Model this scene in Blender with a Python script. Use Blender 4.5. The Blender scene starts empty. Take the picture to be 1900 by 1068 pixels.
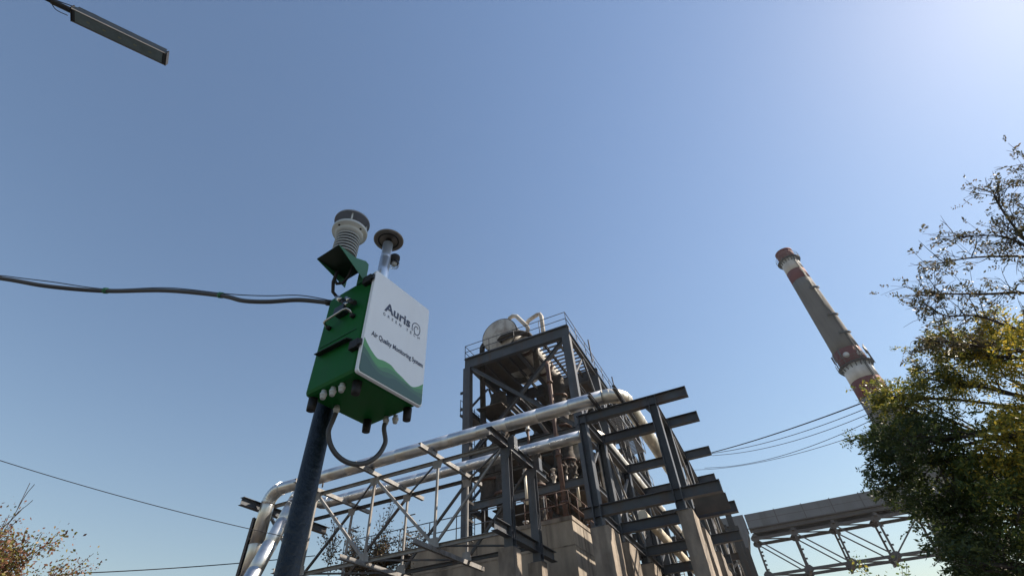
import bpy, bmesh, math, random
import mathutils.noise as mnoise
import numpy as np
from mathutils import Vector, Matrix

random.seed(7)
rng = np.random.default_rng(7)
SC = bpy.context.scene
COL = SC.collection
H = 1.6                      # eye height; the heights below are given above the eye unless noted

# ------------------------------------------------------------------ camera
cam_d = bpy.data.cameras.new('camera')
cam_d.sensor_width = 36.0
cam_d.lens = 36.0 * 890.35 / 1900
cam_d.clip_start = 0.05
cam_d.clip_end = 3000
cam = bpy.data.objects.new('camera', cam_d)
COL.objects.link(cam)
R_ = ((0.89580355, 0.44108217, -0.05461241), (-0.33581444, 0.59122359, -0.73326893), (-0.29114371, 0.67520455, 0.67774196))
cam.matrix_world = Matrix(((R_[0][0], -R_[1][0], -R_[2][0], 0), (R_[0][1], -R_[1][1], -R_[2][1], 0), (R_[0][2], -R_[1][2], -R_[2][2], H), (0, 0, 0, 1)))
SC.camera = cam

# ------------------------------------------------------------------ sky and sun
SUN_EL, SUN_AZ = 43.4, 54.5          # azimuth measured from +Y towards +X
w = bpy.data.worlds.new('World'); SC.world = w; w.use_nodes = True
nt = w.node_tree; nt.nodes.clear()
sky = nt.nodes.new('ShaderNodeTexSky'); sky.sky_type = 'NISHITA'; sky.sun_disc = False
sky.sun_elevation = math.radians(SUN_EL); sky.sun_rotation = math.radians(SUN_AZ)
sky.altitude = 3918; sky.air_density = 3.07; sky.dust_density = 9.0; sky.ozone_density = 0.96
bg = nt.nodes.new('ShaderNodeBackground'); bg.inputs['Strength'].default_value = 0.0500
wo = nt.nodes.new('ShaderNodeOutputWorld')
wb = nt.nodes.new('ShaderNodeVectorMath'); wb.operation = 'MULTIPLY'; wb.inputs[1].default_value = (0.96, 1.0, 1.15)   # cool white balance
nt.links.new(sky.outputs[0], wb.inputs[0]); nt.links.new(wb.outputs[0], bg.inputs[0]); nt.links.new(bg.outputs[0], wo.inputs[0])
sl = bpy.data.lights.new('sun', 'SUN'); sl.energy = 5.0; sl.angle = math.radians(0.6); sl.color = (1.0, 0.88, 0.72)
so = bpy.data.objects.new('sun', sl); COL.objects.link(so)
se, sa = math.radians(SUN_EL), math.radians(SUN_AZ)
SDIR = Vector((math.cos(se) * math.sin(sa), math.cos(se) * math.cos(sa), math.sin(se)))
so.rotation_euler = SDIR.to_track_quat('Z', 'Y').to_euler()
so.location = SDIR * 60
SC.view_settings.view_transform = 'Standard'
SC.view_settings.look = 'None'
SC.view_settings.gamma = 1.0
SC.view_settings.exposure = 1.10
SC.view_settings.use_curve_mapping = False

# ------------------------------------------------------------------ materials
MATS = {}
def mat(name, col, rough=0.6, metal=0.0, var=0.15, scale=4.0, bump=0.0, bscale=30.0, col2=None, spec=0.5,
        stretch=(1, 1, 1), streak=0.0, streakcol=(0.05, 0.045, 0.04), trans=0.0, thresh=(0.35, 0.7), coat=0.0, detail=6.0):
    if name in MATS: return MATS[name]
    m = bpy.data.materials.new(name); m.use_nodes = True
    t = m.node_tree; b = t.nodes['Principled BSDF']
    b.inputs['Roughness'].default_value = rough; b.inputs['Metallic'].default_value = metal
    b.inputs['Specular IOR Level'].default_value = spec
    b.inputs['Coat Weight'].default_value = coat
    tc = t.nodes.new('ShaderNodeTexCoord'); mp = t.nodes.new('ShaderNodeMapping')
    mp.inputs['Scale'].default_value = stretch
    t.links.new(tc.outputs['Object'], mp.inputs['Vector'])
    n = t.nodes.new('ShaderNodeTexNoise'); n.inputs['Scale'].default_value = scale; n.inputs['Detail'].default_value = detail
    n.inputs['Roughness'].default_value = 0.6
    t.links.new(mp.outputs[0], n.inputs['Vector'])
    cr = t.nodes.new('ShaderNodeValToRGB'); cr.color_ramp.elements[0].position = thresh[0]; cr.color_ramp.elements[1].position = thresh[1]
    c2 = col2 if col2 else tuple(min(1, c * (1 + var)) for c in col)
    c1 = col if col2 else tuple(c * (1 - var) for c in col)
    cr.color_ramp.elements[0].color = (*c1, 1); cr.color_ramp.elements[1].color = (*c2, 1)
    t.links.new(n.outputs['Fac'], cr.inputs[0]); t.links.new(cr.outputs[0], b.inputs['Base Color'])
    if streak > 0:            # rain and rust runs: noise drawn out downwards
        m2 = t.nodes.new('ShaderNodeMapping'); m2.inputs['Scale'].default_value = (scale * 1.6, scale * 1.6, scale * 0.12); t.links.new(tc.outputs['Object'], m2.inputs['Vector'])
        n3 = t.nodes.new('ShaderNodeTexNoise'); n3.inputs['Scale'].default_value = 1.0; n3.inputs['Detail'].default_value = 5; t.links.new(m2.outputs[0], n3.inputs['Vector'])
        r3 = t.nodes.new('ShaderNodeMapRange'); r3.inputs['From Min'].default_value = 0.5; r3.inputs['From Max'].default_value = 0.72; r3.inputs['To Max'].default_value = streak; t.links.new(n3.outputs['Fac'], r3.inputs['Value'])
        x3 = t.nodes.new('ShaderNodeMix'); x3.data_type = 'RGBA'; x3.inputs['B'].default_value = (*streakcol, 1)
        t.links.new(r3.outputs[0], x3.inputs['Factor']); t.links.new(cr.outputs[0], x3.inputs['A']); t.links.new(x3.outputs['Result'], b.inputs['Base Color'])
    if metal < 1:
        mr = t.nodes.new('ShaderNodeMapRange'); mr.inputs['To Min'].default_value = max(0.04, rough - 0.1); mr.inputs['To Max'].default_value = min(1, rough + 0.12)
        t.links.new(n.outputs['Fac'], mr.inputs['Value']); t.links.new(mr.outputs[0], b.inputs['Roughness'])
    if bump > 0:
        n2 = t.nodes.new('ShaderNodeTexNoise'); n2.inputs['Scale'].default_value = bscale; n2.inputs['Detail'].default_value = 4
        t.links.new(mp.outputs[0], n2.inputs['Vector'])
        bp = t.nodes.new('ShaderNodeBump'); bp.inputs['Strength'].default_value = bump; bp.inputs['Distance'].default_value = 0.02
        t.links.new(n2.outputs['Fac'], bp.inputs['Height']); t.links.new(bp.outputs[0], b.inputs['Normal'])
    MATS[name] = m
    return m

steel = mat('painted_steel', (0.066, 0.074, 0.090), 0.5, 0, 0.22, 1.3, 0.12, 14, spec=0.4, streak=0.7, streakcol=(0.075, 0.048, 0.034))
steel2 = mat('painted_steel_weathered', (0.055, 0.058, 0.064), 0.6, 0, 0.25, 2.2, 0.12, 10, col2=(0.085, 0.078, 0.07), thresh=(0.45, 0.85), spec=0.4, streak=0.8, streakcol=(0.09, 0.05, 0.032))
galv = mat('galvanised_steel', (0.24, 0.235, 0.235), 0.5, 0.15, 0.2, 3.0, 0.08, 25, streak=0.6, streakcol=(0.13, 0.10, 0.08))
cladding = mat('aluminium_cladding', (0.58, 0.59, 0.60), 0.33, 0.95, 0.12, 2.0, 0.10, 3.0, streak=0.35, streakcol=(0.30, 0.27, 0.24))
clad_dull = mat('dull_aluminium_cladding', (0.66, 0.62, 0.55), 0.42, 0.85, 0.12, 1.5, 0.08, 4.0)
concrete = mat('board_marked_concrete', (0.20, 0.175, 0.148), 0.9, 0, 0.1, 0.9, 0.35, 12, col2=(0.42, 0.365, 0.30), stretch=(1.0, 1.0, 0.35), streak=0.75, streakcol=(0.06, 0.05, 0.045))
concrete2 = mat('pillar_concrete', (0.15, 0.125, 0.105), 0.9, 0, 0.1, 1.5, 0.4, 14, col2=(0.36, 0.305, 0.25), stretch=(1.0, 1.0, 0.5), streak=0.8, streakcol=(0.055, 0.045, 0.038))
rust = mat('rusty_pipe_paint', (0.055, 0.03, 0.024), 0.7, 0, 0.2, 5, 0.2, 20, col2=(0.11, 0.055, 0.04))
lag = mat('dark_lagging', (0.022, 0.018, 0.016), 0.85, 0, 0.2, 5, 1.0, 6, col2=(0.06, 0.046, 0.038))
brownplate = mat('brown_plate', (0.06, 0.05, 0.042), 0.8, 0, 0.2, 2, 0.2, 8, col2=(0.10, 0.08, 0.065))
vesselw = mat('weathered_white_render', (0.50, 0.48, 0.45), 0.85, 0, 0.2, 1.6, 0.6, 7, col2=(0.24, 0.20, 0.17), thresh=(0.48, 0.72), streak=0.5, streakcol=(0.14, 0.10, 0.08))
cream = mat('cream_pipe_lagging', (0.62, 0.57, 0.47), 0.5, 0, 0.1, 2.0, 0.2, 6, col2=(0.48, 0.42, 0.33))
black = mat('black_plastic', (0.010, 0.010, 0.012), 0.6, 0, 0.1, 20)
green = mat('green_powder_coat', (0.006, 0.115, 0.022), 0.5, 0, 0.08, 8, 0.03, 300, spec=0.15, streak=0.35, streakcol=(0.02, 0.10, 0.035))
hoodin = mat('hood_underside_shade', (0.004, 0.02, 0.008), 0.5, 0, 0.1, 8)  # unlit underside of the hood: shade put into a near-black green
greenin = mat('dark_green_hood', (0.03, 0.15, 0.075), 0.5, 0, 0.06, 8, 0.03, 300)
white = mat('white_door_paint', (0.83, 0.87, 0.92), 0.38, 0, 0.025, 5, spec=0.5, streak=0.12, streakcol=(0.52, 0.52, 0.50))
offwhite = mat('sensor_plastic', (0.50, 0.53, 0.53), 0.45, 0, 0.05, 6)
greycap = mat('sensor_grey_plastic', (0.26, 0.28, 0.32), 0.55, 0, 0.08, 12)
ink = mat('navy_print', (0.045, 0.06, 0.11), 0.5, 0, 0.03, 10)
w1 = mat('print_light_green', (0.10, 0.34, 0.135), 0.4, 0, 0.02, 3)
w2 = mat('print_mid_green', (0.085, 0.24, 0.135), 0.4, 0, 0.02, 3)
w3 = mat('print_teal_green', (0.065, 0.16, 0.12), 0.4, 0, 0.02, 3)
w4 = mat('print_dark_teal', (0.05, 0.12, 0.11), 0.4, 0, 0.02, 3)
poled = mat('dark_pole_paint', (0.010, 0.017, 0.026), 0.5, 0, 0.3, 12, 0.5, 45, spec=0.45)
chrome = mat('polished_metal', (0.55, 0.53, 0.5), 0.22, 1.0, 0.05, 8)
tubem = mat('anodised_tube', (0.72, 0.76, 0.80), 0.3, 0.75, 0.04, 6)
inletm = mat('inlet_dark_steel', (0.20, 0.18, 0.165), 0.45, 0.5, 0.2, 14)
conduitm = mat('grey_conduit_plastic', (0.065, 0.066, 0.072), 0.5, 0, 0.1, 12)
wirem = mat('black_wire', (0.015, 0.015, 0.02), 0.6, 0, 0.05, 9)
lampm = mat('lamp_housing', (0.035, 0.045, 0.055), 0.4, 0.4, 0.12, 6)
lampg = mat('lamp_diffuser', (0.13, 0.19, 0.22), 0.3, 0, 0.15, 9)
lampled = mat('lamp_led_board', (0.22, 0.26, 0.2), 0.4, 0, 0.1, 9)
chred = mat('chimney_red', (0.115, 0.018, 0.02), 0.85, 0, 0.15, 0.4, 0.2, 2, col2=(0.15, 0.032, 0.034))
chwhite = mat('chimney_white', (0.68, 0.68, 0.68), 0.85, 0, 0.1, 0.35, 0.2, 2, col2=(0.46, 0.46, 0.46), streak=0.4, streakcol=(0.26, 0.25, 0.25))
chgrey = mat('chimney_concrete', (0.155, 0.145, 0.14), 0.9, 0, 0.1, 0.35, 0.3, 2, col2=(0.115, 0.108, 0.105), stretch=(1, 1, 0.35), streak=0.6, streakcol=(0.07, 0.062, 0.058))
gallery = mat('gallery_sheeting', (0.19, 0.19, 0.198), 0.6, 0, 0.10, 0.6, 0.05, 3, streak=0.5, streakcol=(0.10, 0.085, 0.075))
galleryst = mat('gallery_steel', (0.12, 0.105, 0.10), 0.65, 0, 0.15, 0.8)
bark = mat('bark', (0.035, 0.027, 0.022), 0.9, 0, 0.2, 9, 0.6, 18, col2=(0.075, 0.06, 0.05))
twigm = mat('twig_bark', (0.07, 0.05, 0.045), 0.9, 0, 0.2, 9)
roofw = mat('white_fascia', (0.75, 0.75, 0.72), 0.6, 0, 0.05, 3)
dirt = mat('yard_ground', (0.055, 0.044, 0.033), 0.95, 0, 0.1, 0.15, 0.3, 3, col2=(0.095, 0.077, 0.058))

def concrete_lines(m, freq):
    """thin horizontal casting joints: a real line in the surface, done as fine relief + slight soiling"""
    t = m.node_tree; b = t.nodes['Principled BSDF']
    return m

def leafmat(name, cols, trans=0.45, seed=0):
    m = bpy.data.materials.new(name); m.use_nodes = True
    t = m.node_tree; t.nodes.clear()
    out = t.nodes.new('ShaderNodeOutputMaterial')
    g = t.nodes.new('ShaderNodeNewGeometry')
    cr = t.nodes.new('ShaderNodeValToRGB'); cr.color_ramp.interpolation = 'LINEAR'
    els = cr.color_ramp.elements
    for i, (p, c) in enumerate(cols):
        e = els[i] if i < 2 else els.new(p)
        e.position = p; e.color = (*c, 1)
    t.links.new(g.outputs['Random Per Island'], cr.inputs[0])
    d = t.nodes.new('ShaderNodeBsdfPrincipled'); d.inputs['Roughness'].default_value = 0.5; d.inputs['Specular IOR Level'].default_value = 0.35
    tr = t.nodes.new('ShaderNodeBsdfTranslucent'); mx = t.nodes.new('ShaderNodeMixShader'); mx.inputs[0].default_value = trans
    t.links.new(cr.outputs[0], d.inputs['Base Color']); t.links.new(cr.outputs[0], tr.inputs['Color'])
    t.links.new(d.outputs[0], mx.inputs[1]); t.links.new(tr.outputs[0], mx.inputs[2]); t.links.new(mx.outputs[0], out.inputs['Surface'])
    return m
leaf_green = leafmat('locust_leaves_green', [(0.0, (0.048, 0.076, 0.020)), (0.55, (0.085, 0.128, 0.031)), (0.8, (0.187, 0.204, 0.043)), (1.0, (0.408, 0.323, 0.051))])
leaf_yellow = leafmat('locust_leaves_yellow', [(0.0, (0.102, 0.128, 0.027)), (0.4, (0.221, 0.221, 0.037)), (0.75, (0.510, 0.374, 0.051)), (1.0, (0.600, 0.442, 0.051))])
leaf_shade = leafmat('locust_leaves_shaded', [(0.0, (0.031, 0.051, 0.017)), (0.7, (0.060, 0.085, 0.025)), (1.0, (0.119, 0.136, 0.034))], 0.35)  # darker leaf copy, shade of the dark crown lobes put into the colour
leaf_olive = leafmat('locust_leaves_olive', [(0.0, (0.060, 0.085, 0.020)), (0.5, (0.136, 0.153, 0.031)), (1.0, (0.340, 0.272, 0.043))])
leaf_dark = leafmat('dry_leaves_dark', [(0.0, (0.051, 0.060, 0.031)), (0.6, (0.093, 0.085, 0.043)), (1.0, (0.204, 0.145, 0.068))], 0.3)
leaf_brown = leafmat('dry_leaves_brown', [(0.0, (0.07, 0.05, 0.03)), (0.5, (0.14, 0.10, 0.06)), (0.85, (0.22, 0.14, 0.08)), (1.0, (0.12, 0.13, 0.04))], 0.35)
leaf_red = leafmat('shrub_leaves_russet', [(0.0, (0.07, 0.08, 0.02)), (0.35, (0.17, 0.15, 0.03)), (0.6, (0.20, 0.09, 0.05)), (1.0, (0.16, 0.07, 0.05))], 0.35)

# ------------------------------------------------------------------ mesh building
class MB:
    def __init__(s): s.v = []; s.f = []; s.sm = []
    def add(s, vs, fs, smooth=False):
        k = len(s.v); s.v += [tuple(p) for p in vs]
        for f in fs: s.f.append(tuple(i + k for i in f)); s.sm.append(smooth)
        return s
    def box(s, x0, x1, y0, y1, z0, z1):
        vs = [(x, y, z) for z in (z0, z1) for y in (y0, y1) for x in (x0, x1)]
        return s.add(vs, [(0, 2, 3, 1), (4, 5, 7, 6), (0, 1, 5, 4), (2, 6, 7, 3), (0, 4, 6, 2), (1, 3, 7, 5)])
    def obox(s, c, ax, hx, ay, hy, az, hz):
        c = Vector(c); ax = Vector(ax).normalized() * hx; ay = Vector(ay).normalized() * hy; az = Vector(az).normalized() * hz
        vs = [c + ax * i + ay * j + az * k for k in (-1, 1) for j in (-1, 1) for i in (-1, 1)]
        return s.add(vs, [(0, 2, 3, 1), (4, 5, 7, 6), (0, 1, 5, 4), (2, 6, 7, 3), (0, 4, 6, 2), (1, 3, 7, 5)])
    def prism(s, p0, p1, prof, up=(0, 0, 1)):
        """profile (list of (side, up)) swept from p0 to p1"""
        p0 = Vector(p0); p1 = Vector(p1); d = (p1 - p0).normalized(); up = Vector(up)
        side = d.cross(up)
        if side.length < 1e-4: side = d.cross(Vector((0, 1, 0)))
        side.normalize(); u = side.cross(d)
        n = len(prof)
        vs = [p + side * a + u * b for p in (p0, p1) for a, b in prof]
        fs = [(i, (i + 1) % n, n + (i + 1) % n, n + i) for i in range(n)]
        fs += [tuple(range(n - 1, -1, -1)), tuple(range(n, 2 * n))]
        return s.add(vs, fs)
    def tube(s, pts, r, seg=16, caps=True, smooth=True):
        pts = [Vector(p) for p in pts]; n = len(pts)
        rs = r if isinstance(r, (list, tuple)) else [r] * n
        tan = []
        for i in range(n):
            a = pts[max(0, i - 1)]; b = pts[min(n - 1, i + 1)]; tan.append((b - a).normalized())
        ref = Vector((0, 0, 1)) if abs(tan[0].z) < 0.9 else Vector((1, 0, 0))
        u = tan[0].cross(ref).normalized(); vs = []
        for i in range(n):
            if i:
                q = tan[i - 1].rotation_difference(tan[i]); u = q @ u
            u = (u - tan[i] * u.dot(tan[i])).normalized(); w_ = tan[i].cross(u)
            for k in range(seg):
                a = 2 * math.pi * k / seg
                vs.append(pts[i] + (u * math.cos(a) + w_ * math.sin(a)) * rs[i])
        k0 = len(s.v); s.v += [tuple(p) for p in vs]
        for i in range(n - 1):
            for k in range(seg):
                a = k0 + i * seg + k; b = k0 + i * seg + (k + 1) % seg
                s.f.append((a, b, b + seg, a + seg)); s.sm.append(smooth)
        if caps:
            s.f.append(tuple(k0 + k for k in range(seg - 1, -1, -1))); s.sm.append(False)
            s.f.append(tuple(k0 + (n - 1) * seg + k for k in range(seg))); s.sm.append(False)
        return s
    def cyl(s, p0, p1, r, seg=16, smooth=True): return s.tube([p0, p1], r, seg, True, smooth)
    def lathe(s, c, prof, seg=32, axis=(0, 0, 1), smooth=True):
        c = Vector(c); ax = Vector(axis).normalized()
        u = ax.orthogonal().normalized(); w_ = ax.cross(u); k0 = len(s.v); n = len(prof)
        for r, z in prof:
            for k in range(seg):
                a = 2 * math.pi * k / seg
                s.v.append(tuple(c + ax * z + (u * math.cos(a) + w_ * math.sin(a)) * max(r, 1e-4)))
        for i in range(n - 1):
            for k in range(seg):
                a = k0 + i * seg + k; b = k0 + i * seg + (k + 1) % seg
                s.f.append((a, b, b + seg, a + seg)); s.sm.append(smooth)
        s.f.append(tuple(k0 + k for k in range(seg - 1, -1, -1))); s.sm.append(False)
        s.f.append(tuple(k0 + (n - 1) * seg + k for k in range(seg))); s.sm.append(False)
        return s
    def build(s, name, m, parent=None, bevel=0, loc=None):
        me = bpy.data.meshes.new(name); me.from_pydata(s.v, [], s.f); me.update()
        me.polygons.foreach_set('use_smooth', s.sm)
        me.materials.append(m)
        o = bpy.data.objects.new(name, me); COL.objects.link(o)
        if parent: o.parent = parent
        if bevel:
            b = o.modifiers.new('bevel', 'BEVEL'); b.width = bevel; b.segments = 2; b.limit_method = 'ANGLE'
        return o

def tag(o, label, cat, group=None):
    o['label'] = label; o['category'] = cat
    if group: o['group'] = group
    return o
def thing(name, label, cat, group=None):
    o = bpy.data.objects.new(name, None); COL.objects.link(o); o.empty_display_size = 0.3
    return tag(o, label, cat, group)
def structure(o): o['kind'] = 'structure'; return o
def Z(z): return z + H
def P3(x, y, z): return Vector((x, y, z + H))

def iprof(w_, h, tf=0.016, tw=0.011):
    a, b = w_ / 2, h / 2
    return [(-a, -b), (a, -b), (a, -b + tf), (tw / 2, -b + tf), (tw / 2, b - tf), (a, b - tf), (a, b), (-a, b), (-a, b - tf), (-tw / 2, b - tf), (-tw / 2, -b + tf), (-a, -b + tf)]
def cprof(w_, h, t=0.012):
    a, b = w_ / 2, h / 2
    return [(-a, -b), (a, -b), (a, -b + t), (-a + t, -b + t), (-a + t, b - t), (a, b - t), (a, b), (-a, b)]
def cprof2(w_, h, t=0.012): return [(-x, y) for x, y in cprof(w_, h, t)][::-1]
def lprof(w_, t=0.012):
    return [(0, 0), (w_, 0), (w_, t), (t, t), (t, w_), (0, w_)]
def rprof(w_, h): return [(-w_ / 2, -h / 2), (w_ / 2, -h / 2), (w_ / 2, h / 2), (-w_ / 2, h / 2)]

def beam(par, p0, p1, w_=0.25, h=0.32, m=None, name='beam', up=(0, 0, 1), prof=None, label=None):
    mb = MB().prism(p0, p1, prof or iprof(w_, h), up)
    o = mb.build(name, m or steel, par)
    if label: o['label'] = label
    return o
def column(par, x, y, z0, z1, w_=0.25, d=0.28, m=None, plates=True, name='column', form='h'):
    """H column: flanges face -Y/+Y, base and cap plates and a few splice plates joined in"""
    if form == 'box': mb = MB().prism((x, y, Z(z0)), (x, y, Z(z1)), rprof(w_, d), (0, 1, 0)); plates = False
    elif form == 'side': mb = MB().prism((x, y, Z(z0)), (x, y, Z(z1)), iprof(d, w_, 0.02, 0.014), (1, 0, 0)); plates = False; mb.box(x - w_ * .75, x + w_ * .75, y - d * .7, y + d * .7, Z(z0) - 0.002, Z(z0) + 0.025)
    else: mb = MB().prism((x, y, Z(z0)), (x, y, Z(z1)), iprof(w_, d, 0.018, 0.012), (0, 1, 0))
    if plates:
        mb.box(x - w_ * 0.75, x + w_ * 0.75, y - d * 0.7, y + d * 0.7, Z(z0) - 0.002, Z(z0) + 0.025)
        zz = z0 + 1.1
        while zz < z1 - 0.6:
            for sx in (-1, 1):
                xa, xb = sorted((x + sx * 0.008, x + sx * (w_ / 2 - 0.012)))
                mb.box(xa, xb, y - d / 2 + 0.02, y + d / 2 - 0.02, Z(zz), Z(zz) + 0.01)
            zz += 2.3
    return mb.build(name, m or steel, par)
def railing(par, pts, h=1.05, post=1.4, r=0.022, m=None, name='railing'):
    mb = MB()
    for a, b in zip(pts[:-1], pts[1:]):
        a = Vector(a); b = Vector(b); n = max(1, round((b - a).length / post))
        for hh in (h, h * 0.52): mb.tube([a + Vector((0, 0, hh)), b + Vector((0, 0, hh))], r, 6)
        for i in range(n + 1):
            p = a.lerp(b, i / n); mb.tube([p, p + Vector((0, 0, h + .003))], r, 6)
        mb.prism(a + Vector((0, 0, 0.05)), b + Vector((0, 0, 0.05)), rprof(0.01, 0.1))
    return mb.build(name, m or steel, par)
def arc(c, a, b, n=8):
    """quarter arc from c+a to c+b about c"""
    c, a, b = Vector(c), Vector(a), Vector(b)
    return [c + a * math.cos(t) + b * math.sin(t) for t in [math.pi / 2 * i / n for i in range(n + 1)]]

def spline(pts, k=8):
    pts = [Vector(p) for p in pts]; out = []
    for i in range(len(pts) - 1):
        for q in range(k):
            t = q / k; P0, P1, P2, P3_ = pts[max(i - 1, 0)], pts[i], pts[i + 1], pts[min(i + 2, len(pts) - 1)]
            out.append(.5 * ((2 * P1) + (-P0 + P2) * t + (2 * P0 - 5 * P1 + 4 * P2 - P3_) * t * t + (-P0 + 3 * P1 - 3 * P2 + P3_) * t ** 3))
    out.append(pts[-1]); return out

# ------------------------------------------------------------------ ground
g = MB(); N = 40; S = 900
for j in range(N + 1):
    for i in range(N + 1): g.v.append((-S + 2 * S * i / N, -S + 2 * S * j / N, 0))
for j in range(N):
    for i in range(N):
        a = j * (N + 1) + i; g.f.append((a, a + 1, a + N + 2, a + N + 1)); g.sm.append(False)
structure(g.build('ground', dirt))
asphalt = mat('yard_asphalt', (0.045, 0.046, 0.05), 0.9, 0, 0.15, 0.8, 0.4, 20, col2=(0.07, 0.07, 0.072))
structure(MB().add([(-16, -18, .004), (18, -18, .004), (18, 11, .004), (-16, 11, .004)], [(0, 1, 2, 3)]).build('pavement', asphalt))

# ================================================================== PIPE RACK (right: bents one behind another)
rack = thing('pipe_rack', 'dark grey steel pipe rack of bents whose crossbeams stick out to the right', 'pipe rack')
bents = [(15.0, 7.95, 4.92, 1), (17.1, 8.02, 4.9, 1), (20.4, 8.02, 4.87, 1), (23.2, 7.9, 4.75, 0), (27.0, 7.9, 4.75, 0), (31.5, 7.9, 4.75, 0), (37.0, 7.9, 4.75, 0)]
XL, XR = -4.18, -1.74
XE = [-0.58, -0.56, -0.66, -0.92, -1.55, -1.55, -1.55]
XEL = [-0.52, -0.36, -0.62, -1.35, -1.55, -1.55, -1.55]
for k, (y, zu, zl, big) in enumerate(bents):
    ztop = zu - 0.32
    for x in (XL, XR):
        column(rack, x, y, 4.28, ztop, 0.25, 0.36, form='side')
    beam(rack, (XL - 0.2, y, Z(zu - 0.16)), (XE[k], y, Z(zu - 0.16)), 0.22, 0.32)
    if k < 4:
        mb = MB()
        for zz_, xe in ((zu, XE[k]), (zl, XEL[k])):
            for xx in (XL - .13, XL + .13, XR - .13, XR + .13, xe - .02):
                mb.box(xx - .006, xx + .006, y - .103, y - .006, Z(zz_ - .303), Z(zz_ - .017)).box(xx - .006, xx + .006, y + .006, y + .103, Z(zz_ - .303), Z(zz_ - .017))
        mb.build('web_stiffener', steel, rack)
    beam(rack, (XL - (0.45 if k == 0 else 0.2), y, Z(zl - 0.16)), (XEL[k], y, Z(zl - 0.16)), 0.22, 0.32)
for k in range(len(bents) - 1):
    y0, zu0, zl0, _ = bents[k]; y1, zu1, zl1, _ = bents[k + 1]
    for x in (XL, XR):
        beam(rack, (x, y0 + 0.115, Z(zu0 - 0.20)), (x, y1 - 0.115, Z(zu1 - 0.20)), 0.20, 0.30)
        beam(rack, (x + 0.002, y0 + 0.155, Z(zl0 - 0.20)), (x + 0.002, y1 - 0.155, Z(zl1 - 0.20)), 0.18, 0.26)
# gusset (haunch) plates at the column heads and light diagonal bracing
for k, (y, zu, zl, big) in enumerate(bents[:3]):
    for x in (XL, XR):
        mb = MB().prism((x, y - 0.006, Z(zu - 0.62)), (x, y + 0.006, Z(zu - 0.62)), [(-0.12, 0.3), (-0.3, 0.3), (-0.12, 0.0)], (0, 0, 1))
        mb.build('gusset', steel, rack)
for k in range(1, 6):
    y0 = bents[k][0]; y1 = bents[k + 1][0]
    for x in (XL + .02, XR + .02):
        beam(rack, (x, y0 + 0.16, Z(5.0)), (x, y1 - 0.16, Z(7.4)), prof=rprof(0.07, 0.09), name='brace', m=galv)
        if k % 2: beam(rack, (x + .1, y0 + 0.16, Z(7.4)), (x + .1, y1 - 0.16, Z(5.0)), prof=rprof(0.07, 0.09), name='brace', m=galv)
MB().box(-1.5, -0.52, 16.35, 16.37, Z(4.50), Z(4.98)).build('side_plate', brownplate, rack)

# left bents that carry the truss
XA = -7.32
truss = thing('pipe_truss', 'light grey lattice truss bridge carrying two silver pipes left of the rack', 'truss bridge')
YF, YB = 15.3, 17.55
ZUF, ZLF = 7.90, 4.92
for x in (XA, -19.2):
    for y in (YF, YB):
        column(truss, x, y, 4.3, 7.62, 0.30, 0.30, steel)
    beam(truss, (x, 13.98, Z(7.79)), (x, 19.1, Z(7.79)), 0.24, 0.32)
    beam(truss, (x, 14.2, Z(4.78)), (x, 19.1, Z(4.78)), 0.24, 0.34)
for y in (YF, YB):
    # box-like end plates beside the column heads, knee plates below
    mb = MB().box(XA + 0.152, XA + 0.42, y - 0.15, y - 0.138, Z(7.5), Z(7.98)).box(XA + .41, XA + .42, y - 0.137, y + 0.14, Z(7.5), Z(7.98))
    mb.build('end_plate', steel, truss)
    mb = MB().prism((XA + 0.16, y - 0.02, Z(5.0)), (XA + 0.16, y + 0.0, Z(5.0)), [(0.0, 0.9), (-0.02, 0.9), (-0.06, 0.35), (-0.25, 0.1), (-0.26, -0.3), (0.0, -0.45)], (0, 0, 1))
    mb.build('knee_plate', steel, truss)
    mb = MB().prism((XA - 0.16, y - 0.16, Z(7.3)), (XA - 0.16, y - 0.148, Z(7.3)), [(0, .25), (0.38, .25), (0.38, 0.0), (0.1, -.3), (0, -.3)], (0, 0, 1))
    mb.build('gusset', steel, truss)
nodes = [-19.2, -16.27, -13.25, -10.25, XA]
def tmem(p0, p1, pr=None, name='brace', m=galv): return beam(truss, p0, p1, prof=pr or rprof(0.09, 0.09), name=name, m=m)
for y, mm, zt in ((YF, galv, ZUF), (YB, steel2, ZUF)):
    beam(truss, (-19.05, y, Z(zt - 0.07)), (XA - 0.15, y, Z(zt - 0.07)), prof=cprof(0.09, 0.14), m=mm, name='chord')
    beam(truss, (-19.05, y, Z(ZLF - 0.07)), (XA - 0.15, y, Z(ZLF - 0.07)), prof=cprof(0.09, 0.14), m=mm, name='chord')
    for i in (1, 2, 3):
        x = nodes[i]
        tmem((x, y, Z(ZLF)), (x, y, Z(zt - 0.14)), rprof(0.08, 0.08), 'post', galv)
        for zz, top in ((ZLF + 0.0, 0), (zt - 0.14, 1)):
            s = -1 if top else 1
            mb = MB().prism((x, y - 0.052, Z(zz)), (x, y - 0.044, Z(zz)), [(0.24, -s * .12), (0.16, s * .20), (-0.16, s * .20), (-0.24, -s * .12)] if s < 0 else [(-0.24, -.12), (-0.16, .20), (0.16, .20), (0.24, -.12)], (0, 0, 1))
            mb.build('gusset', galv, truss)
zt, zb = ZUF - 0.1, ZLF + 0.04
for a, b in ((0, 1), (1, 2), (2, 3)):
    tmem((nodes[a] + .1, YF, Z(zt - .06)), (nodes[b] - .08, YF, Z(zb)), rprof(0.1, 0.1))
tmem((nodes[3] + .1, YF, Z(zb)), (XA - .15, YF, Z(zt - .1)), rprof(0.08, 0.08))
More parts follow.
